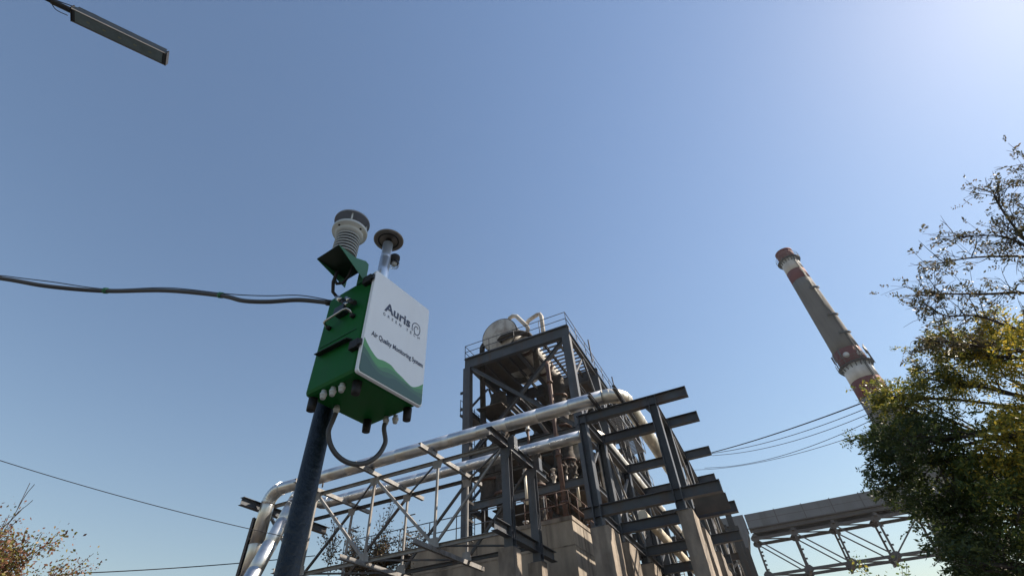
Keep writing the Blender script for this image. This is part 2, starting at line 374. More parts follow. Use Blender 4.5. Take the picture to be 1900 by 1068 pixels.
for a, b in ((0, 1), (1, 2), (2, 3), (3, 4)):
    tmem((nodes[a] + .1, YB, Z(zb)), (nodes[b] - .1, YB, Z(zt - .1)), rprof(0.08, 0.10), m=steel2)
    # plan bracing
    p = (nodes[b], nodes[a]) if a % 2 == 0 else (nodes[a], nodes[b])
    beam(truss, (nodes[a] + .1, YB - .06, Z(ZUF - .05)), (nodes[b] - .1, YF + .06, Z(ZUF - .05)), prof=rprof(0.06, 0.06), m=steel2, name='brace')
    beam(truss, (nodes[a] + .1, YF + .06, Z(ZLF - .05)), (nodes[b] - .1, YB - .06, Z(ZLF - .05)), prof=rprof(0.06, 0.06), m=steel2, name='brace')
for i in (0, 1, 2, 3):
    x = nodes[i] + 0.06
    if i: beam(truss, (x, 13.9, Z(ZUF + 0.078)), (x, 18.6, Z(ZUF + 0.078)), prof=cprof2(0.13, 0.15), m=galv, name='cross_bar')
    if i: beam(truss, (x, 13.9, Z(ZLF - 0.19)), (x, 18.7, Z(ZLF - 0.19)), prof=cprof2(0.13, 0.15), m=galv, name='cross_bar')
    if i:
        for zz in (5.6, 6.3, 7.0):
            beam(truss, (nodes[i], YB + .02, Z(zz)), (nodes[i], YB + 0.5, Z(zz)), prof=cprof(0.06, 0.06), m=galv, name='bracket')
            beam(truss, (nodes[i] - .3, YB + .3, Z(zz + .1)), (nodes[i] + .25, YB + .3, Z(zz + .1)), prof=rprof(0.03, 0.04), m=steel2, name='bracket')

# ================================================================== PIPES
def pipe_run(par, path, r, m, every=1.1, seg=28):
    """straight run in sections with a raised lap joint between them"""
    a, b = Vector(path[0]), Vector(path[1]); L = (b - a).length; n = max(1, round(L / every)); d = (b - a) / n
    for i in range(n):
        p, q = a + d * i, a + d * (i + 1); e = d.normalized()
        rr = r * (1 + 0.006 * (i % 2))
        mb = MB().tube([p, p + e * 0.004, p + e * 0.008, p + e * 0.046, p + e * 0.05, p + e * 0.054, p + e * 0.058, q], [rr, rr + 0.006, rr + 0.006, rr + 0.006, rr + 0.006, rr, rr, rr], seg)
        mb.build('pipe_section', m, par)
def pipe_elbow(par, c, a, b, r, m, n=5, seg=28):
    pts = arc(c, a, b, n); MB().tube(pts, r, seg).build('elbow', m, par)
    mb = MB()
    for i in range(len(pts)):
        t = (pts[min(i + 1, n)] - pts[max(i - 1, 0)]).normalized() * .008
        mb.tube([pts[i] - t, pts[i] - t * .8, pts[i] + t * .8, pts[i] + t], [r, r + .007, r + .007, r], seg)
    mb.build('elbow_seam', m, par)

pu = thing('upper_pipe', 'thick silver clad pipe lying highest across the truss and turning back along the rack', 'pipe', 'silver clad pipes')
YU, ZU, RU = 14.92, 8.36, 0.25
pipe_run(pu, ((-18.1, YU, Z(ZU)), (-3.3, YU, Z(ZU))), RU, cladding, 1.22)
pipe_elbow(pu, (-3.3, YU + 0.62, Z(ZU)), (0, -0.62, 0), (0.62, 0, 0), RU, clad_dull, 5)
pipe_run(pu, ((-2.68, YU + 0.62, Z(ZU)), (-2.68, 40, Z(ZU))), RU, clad_dull, 1.7)
pipe_elbow(pu, (-18.1, YU, Z(ZU - 0.6)), (0, 0, 0.6), (-0.6, 0, 0), RU + .03, cladding, 8)
pipe_run(pu, ((-18.7, YU, Z(ZU - 0.6)), (-18.7, YU, 0.0)), RU + .025, cladding, 1.6)
pl = thing('lower_pipe', 'silver clad pipe lying behind the truss chord and turning back under the upper pipe', 'pipe', 'silver clad pipes')
YLp, ZLp, RL = 17.1, 8.24, 0.22
pipe_run(pl, ((-17.4, YLp, Z(ZLp)), (-4.95, YLp, Z(ZLp))), RL, cladding, 1.22)
pipe_elbow(pl, (-4.95, YLp + 0.6, Z(ZLp)), (0, -0.6, 0), (0.6, 0, 0), RL + .01, clad_dull, 5)
pipe_run(pl, ((-4.35, YLp + 0.6, Z(ZLp)), (-4.35, 40, Z(ZLp))), RL + .02, clad_dull, 1.7)
# its left end drops down in a slanting leg
q0 = Vector((-18.6, 16.5, Z(9.15))); q1 = Vector((-16.1, 13.0, Z(4.33))); dd = (q1 - q0).normalized()
MB().tube(spline([(-17.4, YLp, Z(ZLp)), (-17.9, YLp, Z(ZLp + .1)), (-18.6, YLp - .05, Z(ZLp + .6)), q0, q0 + dd * .3], 5), 0.25, 24).build('elbow', cladding, pl)
pipe_run(pl, (q0 + dd * .2, q1 + dd * 1.2), 0.26, cladding, 1.5)
for x in (-16.27, -13.25, -10.25, -7.3):
    for (yy, zz, r) in ((YU, ZU, RU), (YLp, ZLp, RL)):
        zb_ = 8.0 if x != -7.3 else 7.96
        mb = MB().box(x - .02 + .06, x + .12, yy - .12, yy + .12, Z(zb_ + .05), Z(zz - r + .03)).build('pipe_shoe', steel2, pu if yy == YU else pl)
for x in (-3.52, -2.66):
    beam(rack, (x, 13.85, Z(8.02)), (x, 16.9, Z(8.02)), prof=iprof(.11, .13), name='cross_bar')
mb = MB().tube([(-16.0, YU + RU + .04, Z(ZU - .3)), (-16.0, YU + RU + .04, Z(ZU))] + [(-16.0, YU + (RU + .03) * math.cos(t), Z(ZU + (RU + .03) * math.sin(t))) for t in np.linspace(.2, math.pi - .2, 9)] + [(-16.0, YU - RU - .04, Z(ZU - .55))], 0.035, 6)
mb.build('clamp', galv, pu)
# lower level pipes through the rack
for k, (x, z, r, y0, lab) in enumerate(((-2.45, 5.2, 0.24, 20.9, 'cream lagged pipe running back at the lower level of the rack, nearer the right columns'), (-3.35, 5.15, 0.16, 17.5, 'thin cream pipe running back at the lower level of the rack, nearer the left columns'))):
    t_ = thing('rack_pipe', lab, 'pipe'); pipe_run(t_, ((x, y0, Z(z)), (x, 44, Z(z))), r, cream, 1.8, 20)

# left support post beside the drop pipes, with its brackets
lp = thing('pipe_support_post', 'thin brown steel post left of the vertical silver pipe', 'post')
beam(lp, (-19.62, 15.2, 0.0), (-19.62, 15.2, Z(7.5)), prof=iprof(0.14, 0.14), name='post', m=steel2)
for zz in (6.6, 5.2, 3.9): MB().box(-19.54, -18.9, 15.12, 15.2, Z(zz), Z(zz) + .05).build('bracket', steel2, lp)

# ================================================================== CONCRETE PILLARS
def pillar(x0, x1, y0, y1, ztop, label):
    mb = MB().box(x0, x1, y0, y1, 0, Z(ztop) - 0.02)
    o = mb.build('concrete_pillar', concrete2)
    bm = bmesh.new(); bm.from_mesh(o.data); bmesh.ops.subdivide_edges(bm, edges=[e for e in bm.edges if abs(e.verts[0].co.z - e.verts[1].co.z) > 1], cuts=40); bmesh.ops.subdivide_edges(bm, edges=[e for e in bm.edges if abs(e.verts[0].co.z - e.verts[1].co.z) < .01], cuts=3)
    for v in bm.verts:
        k_ = mnoise.noise(v.co * 3.1) * .012 + mnoise.noise(v.co * 9.0) * .010
        v.co.x += k_; v.co.y += mnoise.noise(v.co * 7.3 + Vector((5, 1, 2))) * .012
    bm.to_mesh(o.data); bm.free()
    # casting joints: shallow proud fins
    return tag(o, label, 'pillar', 'concrete pillars under the steel columns')
names = [('front right', 'under the nearest right column of the rack'), ]
lab_r = ['weathered concrete pillar under the nearest right column of the pipe rack', 'concrete pillar edge just behind the nearest right rack pillar', 'third concrete pillar back under the right rack columns', 'fourth concrete pillar back under the right rack columns', 'fifth concrete pillar back under the right rack columns', 'sixth concrete pillar back under the right rack columns', 'hindmost concrete pillar under the right rack columns']
lab_l = ['concrete pillar with sunlit right side beside the corner of the concrete building', 'shorter brown concrete pillar just right of the pillar at the building corner', 'third concrete pillar back under the left rack columns', 'fourth concrete pillar back under the left rack columns', 'fifth concrete pillar back under the left rack columns', 'sixth concrete pillar back under the left rack columns', 'hindmost concrete pillar under the left rack columns']
for k, (y, *_ ) in enumerate(bents):
    zt_ = 4.30
    if k < 5: pillar(-1.98 if k else -1.86, -1.46 if k < 3 else -1.58, y - 0.22, y + 0.92, zt_, lab_r[k])
    pillar(-4.44, -3.88, y - 0.24, y + 0.92, zt_, lab_l[k])
pillar(XA - 0.3, XA + 0.22, YF - .28, YF + .30, 4.32, 'brown concrete pillar under the tall grey column at the right end of the truss')
pillar(XA - 0.32, XA + 0.2, YB - .25, YB + .25, 4.32, 'brown concrete pillar under the second grey column at the right end of the truss')
pillar(-19.46, -18.94, YF - .25, YF + .25, 4.32, 'concrete pillar at the far left end of the truss behind the dark pole')
pillar(-19.46, -18.94, YB - .25, YB + .25, 4.32, 'rear concrete pillar at the far left end of the truss')

# ================================================================== CONCRETE BUILDING
bld = thing('concrete_building', 'stained flat-roofed concrete building below the steel tower, its right wall half in sun', 'building')
bx0, bx1, by0, by1, bz = -14.6, -6.72, 20.0, 40.0, 6.42
MB().box(bx0, bx1, by0, by1, 0, Z(bz - .16)).build('wall', concrete, bld)
MB().box(bx0 - .03, bx1 + .03, by0 - .03, by1, Z(bz - .16), Z(bz)).build('roof_slab', concrete2, bld)
for zz in (5.3, 4.1):
    MB().box(bx0, bx1 + .012, by0 - .012, by0 - .002, Z(zz), Z(zz) + .05).build('casting_joint', concrete2, bld)
    MB().box(bx1 + .002, bx1 + .014, by0, by1, Z(zz), Z(zz) + .05).build('casting_joint', concrete2, bld)
for xx in (-13.1, -11.2, -9.4, -7.9): MB().box(xx, xx + .035, by0 - .014, by0 - .003, 0, Z(bz - .17)).build('casting_joint', concrete2, bld)
for yy in (21.3, 24.6, 27.9): MB().box(bx1 + .003, bx1 + .016, yy, yy + .035, 0, Z(bz - .17)).build('casting_joint', concrete2, bld)
for yy in (23.0, 26.2, 29.5):
    MB().box(bx1 + .002, bx1 + .05, yy, yy + .3, 0, Z(bz - .17)).build('pilaster', concrete2, bld)
# roof-edge railings
railing(bld, [(-19.0, 20.3, Z(bz)), (-13.9, 20.3, Z(bz)), (-8.0, 20.3, Z(bz))], 1.1, 1.5, 0.022)
railing(bld, [(-8.9, 20.2, Z(bz)), (bx1 - .1, 20.2, Z(bz)), (bx1 - .1, 23.6, Z(bz))], 1.1, 1.0, 0.022, rust)
MB().box(-19.1, bx0 - .035, 20.1, 21.2, Z(bz - .12), Z(bz)).build('walkway_slab', steel2, bld)
for x in (-18.9, -16.8): MB().box(x, x + .12, 20.5, 20.62, 0, Z(bz - .125)).build('walkway_post', steel2, bld)

# ================================================================== TOWER
tw = thing('steel_tower', 'tall dark steel frame tower with railings and cross bracing behind the pipes', 'tower')
TX0, TX1 = -14.05, -6.85          # centre lines of the corner columns
TY = [24.0, 29.8, 35.5, 41.0]
TZ = 19.05
TH = 19.3
lev = [9.4, 12.15, 15.3]
for j, y in enumerate(TY):
    for i, x in enumerate((TX0, -10.45, TX1)):
        if i == 1 and j == 0: continue
        column(tw, x, y, 6.42, TZ - 0.8, 0.50 if i != 1 else 0.4, 0.42, steel if i != 1 else steel2, form='box')
    beam(tw, (TX0 - .25, y, Z(TZ - .40)), (TX1 + .25, y, Z(TZ - .40)), 0.3, 0.80)
    for z in lev:
        if j == 0 and z > 15: continue
        beam(tw, (TX0 + .01, y, Z(z - .2)), (TX1 - .01, y, Z(z - .2)), 0.24, 0.40)
for x in (TX0, -10.45, TX1):
    for j in range(3):
        beam(tw, (x, TY[j] + .152, Z(TZ - .32)), (x, TY[j + 1] - .152, Z(TZ - .32)), 0.26, 0.55)
        for z in lev: beam(tw, (x, TY[j] + .215, Z(z - .22)), (x, TY[j + 1] - .215, Z(z - .22)), 0.22, 0.34)
# secondary joists under the top deck, and the deck plates
for x in np.arange(TX0 + 0.9, TX1 - .3, 0.9):
    if abs(x + 10.45) < .3: continue
    beam(tw, (x, 24.16, Z(TZ - .25)), (x, 40.8, Z(TZ - .25)), 0.12, 0.2, steel2, 'joist')
for j, (x0, x1, y0, y1, z) in enumerate(((-13.95, -12.35, 24.25, 28.4, .02), (-9.6, -7.4, 31.0, 40.5, .03), (-13.9, -12.3, 24.3, 27.6, 0), (-12.25, -10.9, 24.4, 27.0, 0), (-13.8, -12.3, 27.9, 33.5, 0), (-12.1, -9.4, 29.9, 36.0, 0), (-13.9, -9.0, 36.2, 40.8, 0))):
    MB().box(x0, x1, y0, y1, Z(TZ - .10 + .004 * j), Z(TZ - .04 + .004 * j)).build('deck_plate', brownplate, tw)
for (x0, x1, y0, y1, z) in ((-13.7, -11.9, 24.5, 29.0, 15.34), (-11.6, -8.2, 27.5, 33.0, 15.34), (-13.6, -9.4, 31.5, 40.0, 15.35), (-13.6, -10.9, 25.0, 31.0, 12.2), (-10.2, -7.2, 28.5, 40.0, 12.21), (-13.6, -8.6, 32.0, 41.0, 12.23), (-13.5, -10, 26, 40, 9.45), (-9.6, -7.2, 26, 34, 9.46)):
    MB().box(x0, x1, y0, y1, Z(z), Z(z + .06)).build('deck_plate', brownplate, tw)
# open slat decks on the right
for k in range(12):
    y = 24.6 + k * 0.43
    MB().box(-9.3, TX1 - .3, y, y + .11, Z(TZ - .11), Z(TZ - .03)).build('slat', galv, tw)
for lv, n in ((15.34, 30), (12.2, 24)):
    for k in range(n):
        y = 30.1 + k * 0.24
        MB().box(TX1 - 0.1, TX1 + .95, y, y + .08, Z(lv), Z(lv + .05)).build('slat', galv, tw)
MB().box(TX1 + .96, TX1 + 1.0, 30, 37.5, Z(15.30), Z(15.42)).build('walkway_edge', steel, tw)
MB().box(TX1 + .96, TX1 + 1.0, 30, 37.5, Z(12.16), Z(12.28)).build('walkway_edge', steel, tw)
# front face cross bracing and side bracing
zc0, zc1 = 12.25, TZ - .85
beam(tw, (TX0 + .3, 24.0 - .06, Z(zc1)), (TX1 - .3, 24.0 - .06, Z(zc0)), prof=iprof(0.2, 0.22), name='brace')
beam(tw, (TX1 - .3, 24.0 + .16, Z(zc1)), (TX0 + .3, 24.0 + .16, Z(zc0)), prof=iprof(0.2, 0.22), name='brace')
for j in range(3):
    y0, y1 = TY[j] + .3, TY[j + 1] - .3
    for (za, zb_) in ((12.3, 15.0), (15.4, 18.2), (9.5, 11.8)):
        for x in (TX0, TX1):
            beam(tw, (x - .05, y0, Z(za)), (x - .05, (y0 + y1) / 2, Z(zb_)), prof=rprof(0.12, 0.12), name='brace')
            beam(tw, (x + .05, y1, Z(za)), (x + .05, (y0 + y1) / 2, Z(zb_)), prof=rprof(0.12, 0.12), name='brace')
    for (za, zb_) in ((6.6, 9.1),):
        for x in (TX0, TX1): beam(tw, (x, y0, Z(za)), (x, y1, Z(zb_)), prof=rprof(0.12, 0.12), name='brace')
beam(tw, (TX0 + .3, 29.8, Z(12.3)), (-10.7, 29.8, Z(15.0)), prof=rprof(0.14, 0.14), name='brace')
beam(tw, (-10.2, 29.8, Z(15.0)), (TX1 - .3, 29.8, Z(12.3)), prof=rprof(0.14, 0.14), name='brace')
# railings round the top
e = 0.18
railing(tw, [(TX0 - e, 23.9, Z(TZ)), (TX1 + e, 23.9, Z(TZ))], 1.1, 1.75, 0.024)
railing(tw, [(TX1 + e, 23.9, Z(TZ)), (TX1 + e, 41.0, Z(TZ))], 1.1, 1.9, 0.024)
railing(tw, [(TX0 - e, 23.9, Z(TZ)), (TX0 - e, 41.0, Z(TZ))], 1.1, 1.9, 0.024)
railing(tw, [(TX0 - e, 41.0, Z(TZ)), (TX1 + e, 41.0, Z(TZ))], 1.1, 1.9, 0.024)
for z in (15.36, 12.22): railing(tw, [(TX1 + 1.0, 30, Z(z)), (TX1 + 1.0, 37.4, Z(z))], 1.1, 1.2, 0.022)
railing(tw, [(TX0 - .9, 24.6, Z(15.36)), (TX0 - .9, 29.5, Z(15.36))], 1.1, 1.2, 0.022)
railing(tw, [(TX0 + .3, 29.5, Z(12.22)), (TX0 + .3, 36, Z(12.22))], 1.1, 1.0, 0.022)
MB().box(TX0 - .95, TX0 - .26, 24.6, 29.5, Z(15.28), Z(15.36)).build('walkway_plate', steel, tw)
for yy in (27.9, 33.6): beam(tw, (TX1 + .45, yy, Z(TZ - .6)), (TX1 + .45, yy, Z(TZ + 1.3)), prof=rprof(.08, .08), name='post')
# ladders at the left and on the right
def ladder(par, x, y, z0, z1, w_=0.42, ax='x', m=None):
    mb = MB(); d = (w_ / 2, 0) if ax == 'x' else (0, w_ / 2)
    for s in (-1, 1): mb.tube([(x + s * d[0], y + s * d[1], z0), (x + s * d[0], y + s * d[1], z1)], 0.025, 6)
    z = z0 + .2
    while z < z1: mb.tube([(x - d[0], y - d[1], z), (x + d[0], y + d[1], z)], 0.014, 5); z += 0.3
    return mb.build('ladder', m or steel, par)
ladder(tw, TX0 - .75, 26.0, Z(6.5), Z(16.5), ax='y')
ladder(tw, -7.9, 29.2, Z(6.5), Z(12.2)); ladder(tw, -6.2, 31.4, Z(12.2), Z(16.3))
for x in (-9.0, -8.2): beam(tw, (x, 25.2, Z(12.3)), (x - 1.6, 25.2, Z(15.2)), prof=cprof(.08, .2), name='stair_stringer', m=steel2)
# small brackets sticking out left of the corner column
for z in (16.6, 15.4, 13.7): beam(tw, (TX0 - .26, 24.1, Z(z)), (TX0 - .62, 24.1, Z(z)), prof=iprof(.12, .14), name='bracket')

# equipment in and on the tower
tk = thing('drum_tank', 'weathered white horizontal drum with flat round end on top of the steel tower', 'tank')
TC = Vector((-11.85, 24.55, Z(20.72)))
MB().lathe(TC, [(0.0, 0.0), (1.28, 0.0), (1.31, 0.02), (1.33, 0.06), (1.33, 5.2), (1.28, 5.25), (0, 5.3)], 40, (0, 1, 0)).build('shell', vesselw, tk)
MB().lathe(TC, [(1.335, 0.03), (1.37, 0.03), (1.37, 0.14), (1.335, 0.14)], 40, (0, 1, 0)).build('rim', brownplate, tk)
for yy in (25.4, 28.6): MB().box(-12.85, -10.85, yy, yy + .25, Z(TZ + .03), Z(20.0)).build('saddle', brownplate, tk)
dp = thing('dark_elbow_pipe', 'dark brown bent pipe rising at the left side of the drum tank', 'pipe')
MB().tube([(-13.42, 24.9, Z(15.5)), (-13.42, 24.9, Z(20.2))] + arc((-12.97, 24.9, Z(20.2)), (-.45, 0, 0), (0, 0, .45), 7)[1:], 0.19, 16).build('bent_pipe', lag, dp)
MB().tube([(-13.42, 24.9, Z(6.42)), (-13.42, 24.9, Z(15.5))], 0.2, 16).build('riser', lag, dp)
v2 = thing('second_vessel', 'smaller white lagged vessel slung under the deck to the right of the drum tank', 'tank')
VC = Vector((-10.2, 24.7, Z(19.55)))
ax = Vector((0.05, 1, -0.06)).normalized()
MB().lathe(VC, [(0.0, -0.05), (0.45, 0.0), (0.62, 0.12), (0.66, 0.3), (0.66, 5.0), (0.4, 5.3), (0, 5.4)], 32, ax).build('shell', vesselw, v2)
for q in (0.45, 3.2): MB().lathe(VC, [(0.665, q), (0.71, q), (0.71, q + .28), (0.665, q + .28)], 32, ax).build('strap', rust, v2)
wp = thing('white_crossover_pipe', 'white lagged pipe arching down from the top of the drum tank', 'pipe', 'white pipes beside the drum tank')
MB().tube([(-11.2, 24.9, Z(21.9)), (-11.1, 24.9, Z(22.15)), (-10.85, 24.9, Z(22.25)), (-10.55, 24.9, Z(22.1)), (-9.85, 24.9, Z(20.95)), (-9.75, 24.9, Z(20.7)), (-9.85, 25.0, Z(20.5)), (-10.4, 25.2, Z(20.25))], 0.15, 12).build('bent_pipe', vesselw, wp)
wp2 = thing('white_gooseneck_pipe', 'white lagged gooseneck pipe standing right of the drum tank by the railing', 'pipe', 'white pipes beside the drum tank')
MB().tube([(-10.1, 25.6, Z(21.7)), (-9.9, 25.6, Z(21.95)), (-9.2, 25.6, Z(22.2)), (-9.0, 25.6, Z(22.15)), (-8.9, 25.6, Z(21.9)), (-8.9, 25.6, Z(TZ))], 0.15, 12).build('bent_pipe', vesselw, wp2)
dd_ = thing('dark_manifold_pipe', 'dark curved pipe passing in front of the drum tank end', 'pipe')
MB().tube([(-11.75, 24.3, Z(19.9)), (-11.5, 24.3, Z(20.15)), (-10.9, 24.35, Z(20.2)), (-10.2, 24.5, Z(20.2)), (-9.75, 24.8, Z(20.1)), (-9.5, 25.2, Z(19.7)), (-9.5, 25.2, Z(17.0))], 0.2, 14).build('bent_pipe', lag, dd_)
def lagged(x, y, z0, z1, r, lab, m, seedn):
    t_ = thing('lagged_riser', lab, 'pipe', 'lagged risers inside the tower')
    rr = random.Random(seedn); z = z0; pts, rs = [], []
    while z < z1: pts.append((x + rr.uniform(-.02, .02), y + rr.uniform(-.02, .02), Z(z))); rs.append(r * rr.uniform(.86, 1.12)); z += rr.uniform(.12, .3)
    MB().tube(pts, rs, 14).build('riser', m, t_)
    for q in np.arange(z0 + 1, z1, 2.2): MB().lathe((x, y, Z(q)), [(r * 1.0, 0), (r * 1.3, .02), (r * 1.3, .14), (r, .16)], 16).build('flange', rust, t_)
    return t_
lagged(-12.1, 23.9 + .6, 6.42, 13.6, 0.33, 'dark crusty lagged riser in the middle of the tower opening', lag, 3)
lagged(-13.0, 26.4, 12.3, 17.2, 0.55, 'bulky dark lagged vessel under the left side of the top deck', lag, 4)
lagged(-9.9, 24.6, 6.42, 12.0, 0.30, 'dark lagged riser standing just above the concrete building corner', lag, 5)
lagged(-12.9, 24.7, 9.5, 12.3, 0.62, 'round brown lagged vessel behind the upper silver pipe beside the left tower column', lag, 6)
lagged(-9.0, 27.5, 6.42, 18.0, 0.42, 'tall dark lagged riser further back in the tower', lag, 8)
lagged(-8.6, 29.2, 12.3, 16.2, 0.7, 'pale lagged vessel far back at the right side inside the tower', vesselw, 9)
rp = thing('rust_red_riser', 'rust red vertical pipe in front of the tower with flanges', 'pipe')
MB().tube([(-8.22, 23.65, Z(6.42)), (-8.22, 23.65, Z(16.6))], 0.13, 14).build('riser', rust, rp)
for z in (8.2, 10.6, 12.9, 15.1): MB().lathe((-8.22, 23.65, Z(z)), [(.13, 0), (.2, .005), (.2, .09), (.13, .095)], 16).build('flange', rust, rp)
# pipework clutter between the columns: valves, small pipes, cable runs
rr = random.Random(21)
for k in range(30):
    x0 = rr.uniform(-13.4, -7.1); y0 = rr.uniform(25, 38); z0 = rr.uniform(6.9, 16.5); r = rr.uniform(.04, .12)
    if x0 > -6.5: z0 = rr.uniform(3, 10); y0 += 4
    ax_ = rr.choice('xyz'); L = rr.uniform(1.5, 4.5)
    p = Vector((x0, y0, Z(z0))); d = {'x': Vector((L, 0, 0)), 'y': Vector((0, L, 0)), 'z': Vector((0, 0, -L))}[ax_]
    q = p + d
    if q.x > -6.9: q.x = -6.9
    e2 = Vector((0, 0, -rr.uniform(.8, 2.5))) if ax_ != 'z' else Vector((rr.uniform(.5, 1.5), 0, 0))
    t_ = MB().tube([p, q, q + d.normalized() * .06 + e2 * .06, q + e2], r, 10).build('process_pipe', rr.choice([rust, lag, galv, cream, vesselw, steel2]), None)
    tag(t_, 'small bent process pipe among the equipment inside the tower', 'pipe', 'small process pipes in the tower')
for k in range(14):
    x0 = rr.uniform(-10.5, -7.1); y0 = rr.uniform(21.5, 33); z0 = rr.uniform(5.5, 10.5) if x0 > -6.6 else rr.uniform(6.7, 14)
    t_ = thing('valve', 'pipe valve with handwheel among the pipework between tower and rack', 'valve', 'valves between tower and rack')
    c = Vector((x0, y0, Z(z0)))
    MB().lathe(c - Vector((0, 0, .45)), [(.16, 0), (.16, .05), (.09, .07), (.11, .3), (.2, .45), (.11, .6), (.09, .83), (.16, .85), (.16, .9)], 12).build('body', rr.choice([rust, lag, vesselw]), t_)
    MB().tube([c, c + Vector((0, -.42, 0))], .03, 6).build('stem', galv, t_)
    MB().tube([c + Vector((.17 * math.cos(a), -.42, .17 * math.sin(a))) for a in np.linspace(0, 2 * math.pi, 13)], .018, 5).build('handwheel', rust, t_)
    MB().tube([c + Vector((0, 0, -.45)), c + Vector((0, 0, -2.0))], .08, 8).build('pipe_section', rr.choice([rust, cream, galv]), t_)
# second steel frame behind the rack (between rack and conveyor)
bf = thing('rear_frame', 'dark steel frame with ladder-like members seen through the pipe rack', 'steel frame')
for y in (30.0, 35.0, 41.0):
    for x in (-5.4, -1.2):
        column(bf, x, y, -1.6, 8.6, .3, .3, steel2)
    for z in (3.0, 6.0, 8.5): beam(bf, (-5.4, y, Z(z)), (-1.2, y, Z(z)), .2, .3, steel2)
    beam(bf, (-5.2, y, Z(3.2)), (-1.4, y, Z(5.8)), prof=rprof(.1, .1), name='brace', m=galv)
for x in (-4.4, -3.4): ladder(bf, x, 29.4, Z(-1.6), Z(7.5), m=galv)

# ================================================================== CHIMNEY
ch = thing('chimney', 'tall tapering concrete chimney with red and white bands leaning away to the right', 'chimney')
CY = 100.0; CX = 27.2
def crad(z): return 1.78 + (79.0 - z) * 0.0215          # radius against height above the eye
bands = [(79.3, 76.6, chred), (76.6, 72.9, chwhite), (72.9, 69.9, chred), (69.9, 51.0, chgrey), (51.0, 47.5, chred), (47.5, 44.3, chwhite), (44.3, 40.8, chred), (40.8, -1.6, chgrey)]
for z1, z0, m in bands:
    n = max(2, int((z1 - z0) / 2))
    pr = [(crad(z0 + (z1 - z0) * i / n), (z0 + (z1 - z0) * i / n) - z0) for i in range(n + 1)]
    MB().lathe((CX, CY, Z(z0)), pr, 48).build('shaft_band', m, ch)
MB().lathe((CX, CY, Z(79.3)), [(crad(79) + .08, -.5), (crad(79) + .1, 0.02), (crad(79) - .4, .03)], 48).build('cap_ring', chred, ch)
def platform(z):
    r = crad(z)
    mb = MB()
    ro, n = r + 0.62, 40
    ring = []
    for k in range(n):
        a0, a1 = 2 * math.pi * k / n, 2 * math.pi * (k + 1) / n
        p = [(CX + q * math.cos(a), CY + q * math.sin(a)) for q in (r + .02, ro) for a in (a0, a1)]
        mb.add([(*p[0], Z(z)), (*p[1], Z(z)), (*p[3], Z(z)), (*p[2], Z(z)), (*p[0], Z(z) + .1), (*p[1], Z(z) + .1), (*p[3], Z(z) + .1), (*p[2], Z(z) + .1)],
               [(0, 3, 2, 1), (4, 5, 6, 7), (0, 1, 5, 4), (2, 3, 7, 6)])
    pf = mb.build('platform', steel2, ch)
    mb = MB()
    for hh in (0.6, 1.2): mb.tube([(CX + ro * math.cos(a), CY + ro * math.sin(a), Z(z) + hh) for a in np.linspace(0, 2 * math.pi, 41)], 0.03, 5)
    for k in range(20):
        a = 2 * math.pi * k / 20; mb.tube([(CX + ro * math.cos(a), CY + ro * math.sin(a), Z(z)), (CX + ro * math.cos(a), CY + ro * math.sin(a), Z(z) + 1.2)], 0.03, 5)
    mb.build('railing', steel2, pf)
    for k in range(20):
        a = 2 * math.pi * (k + .5) / 20; c_, s_ = math.cos(a), math.sin(a)
        MB().prism((CX + (r - .02) * c_, CY + (r - .02) * s_, Z(z) - 0.9), (CX + (ro - .1) * c_, CY + (ro - .1) * s_, Z(z) - .05), rprof(.14, .16)).build('bracket', steel2, pf)
platform(76.3); platform(47.6)
# antennas and drum aerials on the lower platform
for k, a in enumerate((-2.9, -2.7, -2.2, -1.15, -.6, -.45, -.3)):
    r = crad(47.6) + .62; x, y = CX + r * math.cos(a), CY + r * math.sin(a)
    MB().tube([(x, y, Z(47.0)), (x, y, Z(50.3 + .4 * (k % 3)))], .07, 6).tube([(x - .1, y - .1, Z(48.8)), (x - .1, y - .1, Z(50.3))], .15, 6).build('antenna', steel2, ch)
for a, z in ((-1.95, 49.2), (-1.1, 49.0)):
    r = crad(48) + .35; x, y = CX + r * math.cos(a), CY + r * math.sin(a)
    MB().lathe((x, y, Z(z)), [(.05, -.3), (.5, -.25), (.55, .1), (0, .16)], 16, (math.cos(a), math.sin(a), 0)).build('dish', chwhite, ch)
# ladder and cable riser down the front, partial brackets
LA = -1.18
def cs(a, z, off): r = crad(z) + off; return (CX + r * math.cos(a), CY + r * math.sin(a), Z(z))
for da in (-.045, .045):
    MB().tube([cs(LA + da, z, .28) for z in (-1.5, 20, 40, 60, 76)], .08, 6).build('ladder_rail', steel2, ch)
mb = MB()
for z in np.arange(30, 76, 0.7): mb.tube([cs(LA - .045, z, .28), cs(LA + .045, z, .28)], .03, 4)
mb.build('ladder_rungs', steel2, ch)
for z in (66.2, 58.6, 54.0):
    mb = MB()
    for i in range(10):
        a0, a1 = LA - .42 + .085 * i, LA - .42 + .085 * (i + 1)
        p, q = cs(a0, z, .45), cs(a1, z, .45); mb.prism(p, q, rprof(.3, .42))
    mb.build('stiffener_band', steel2, ch)

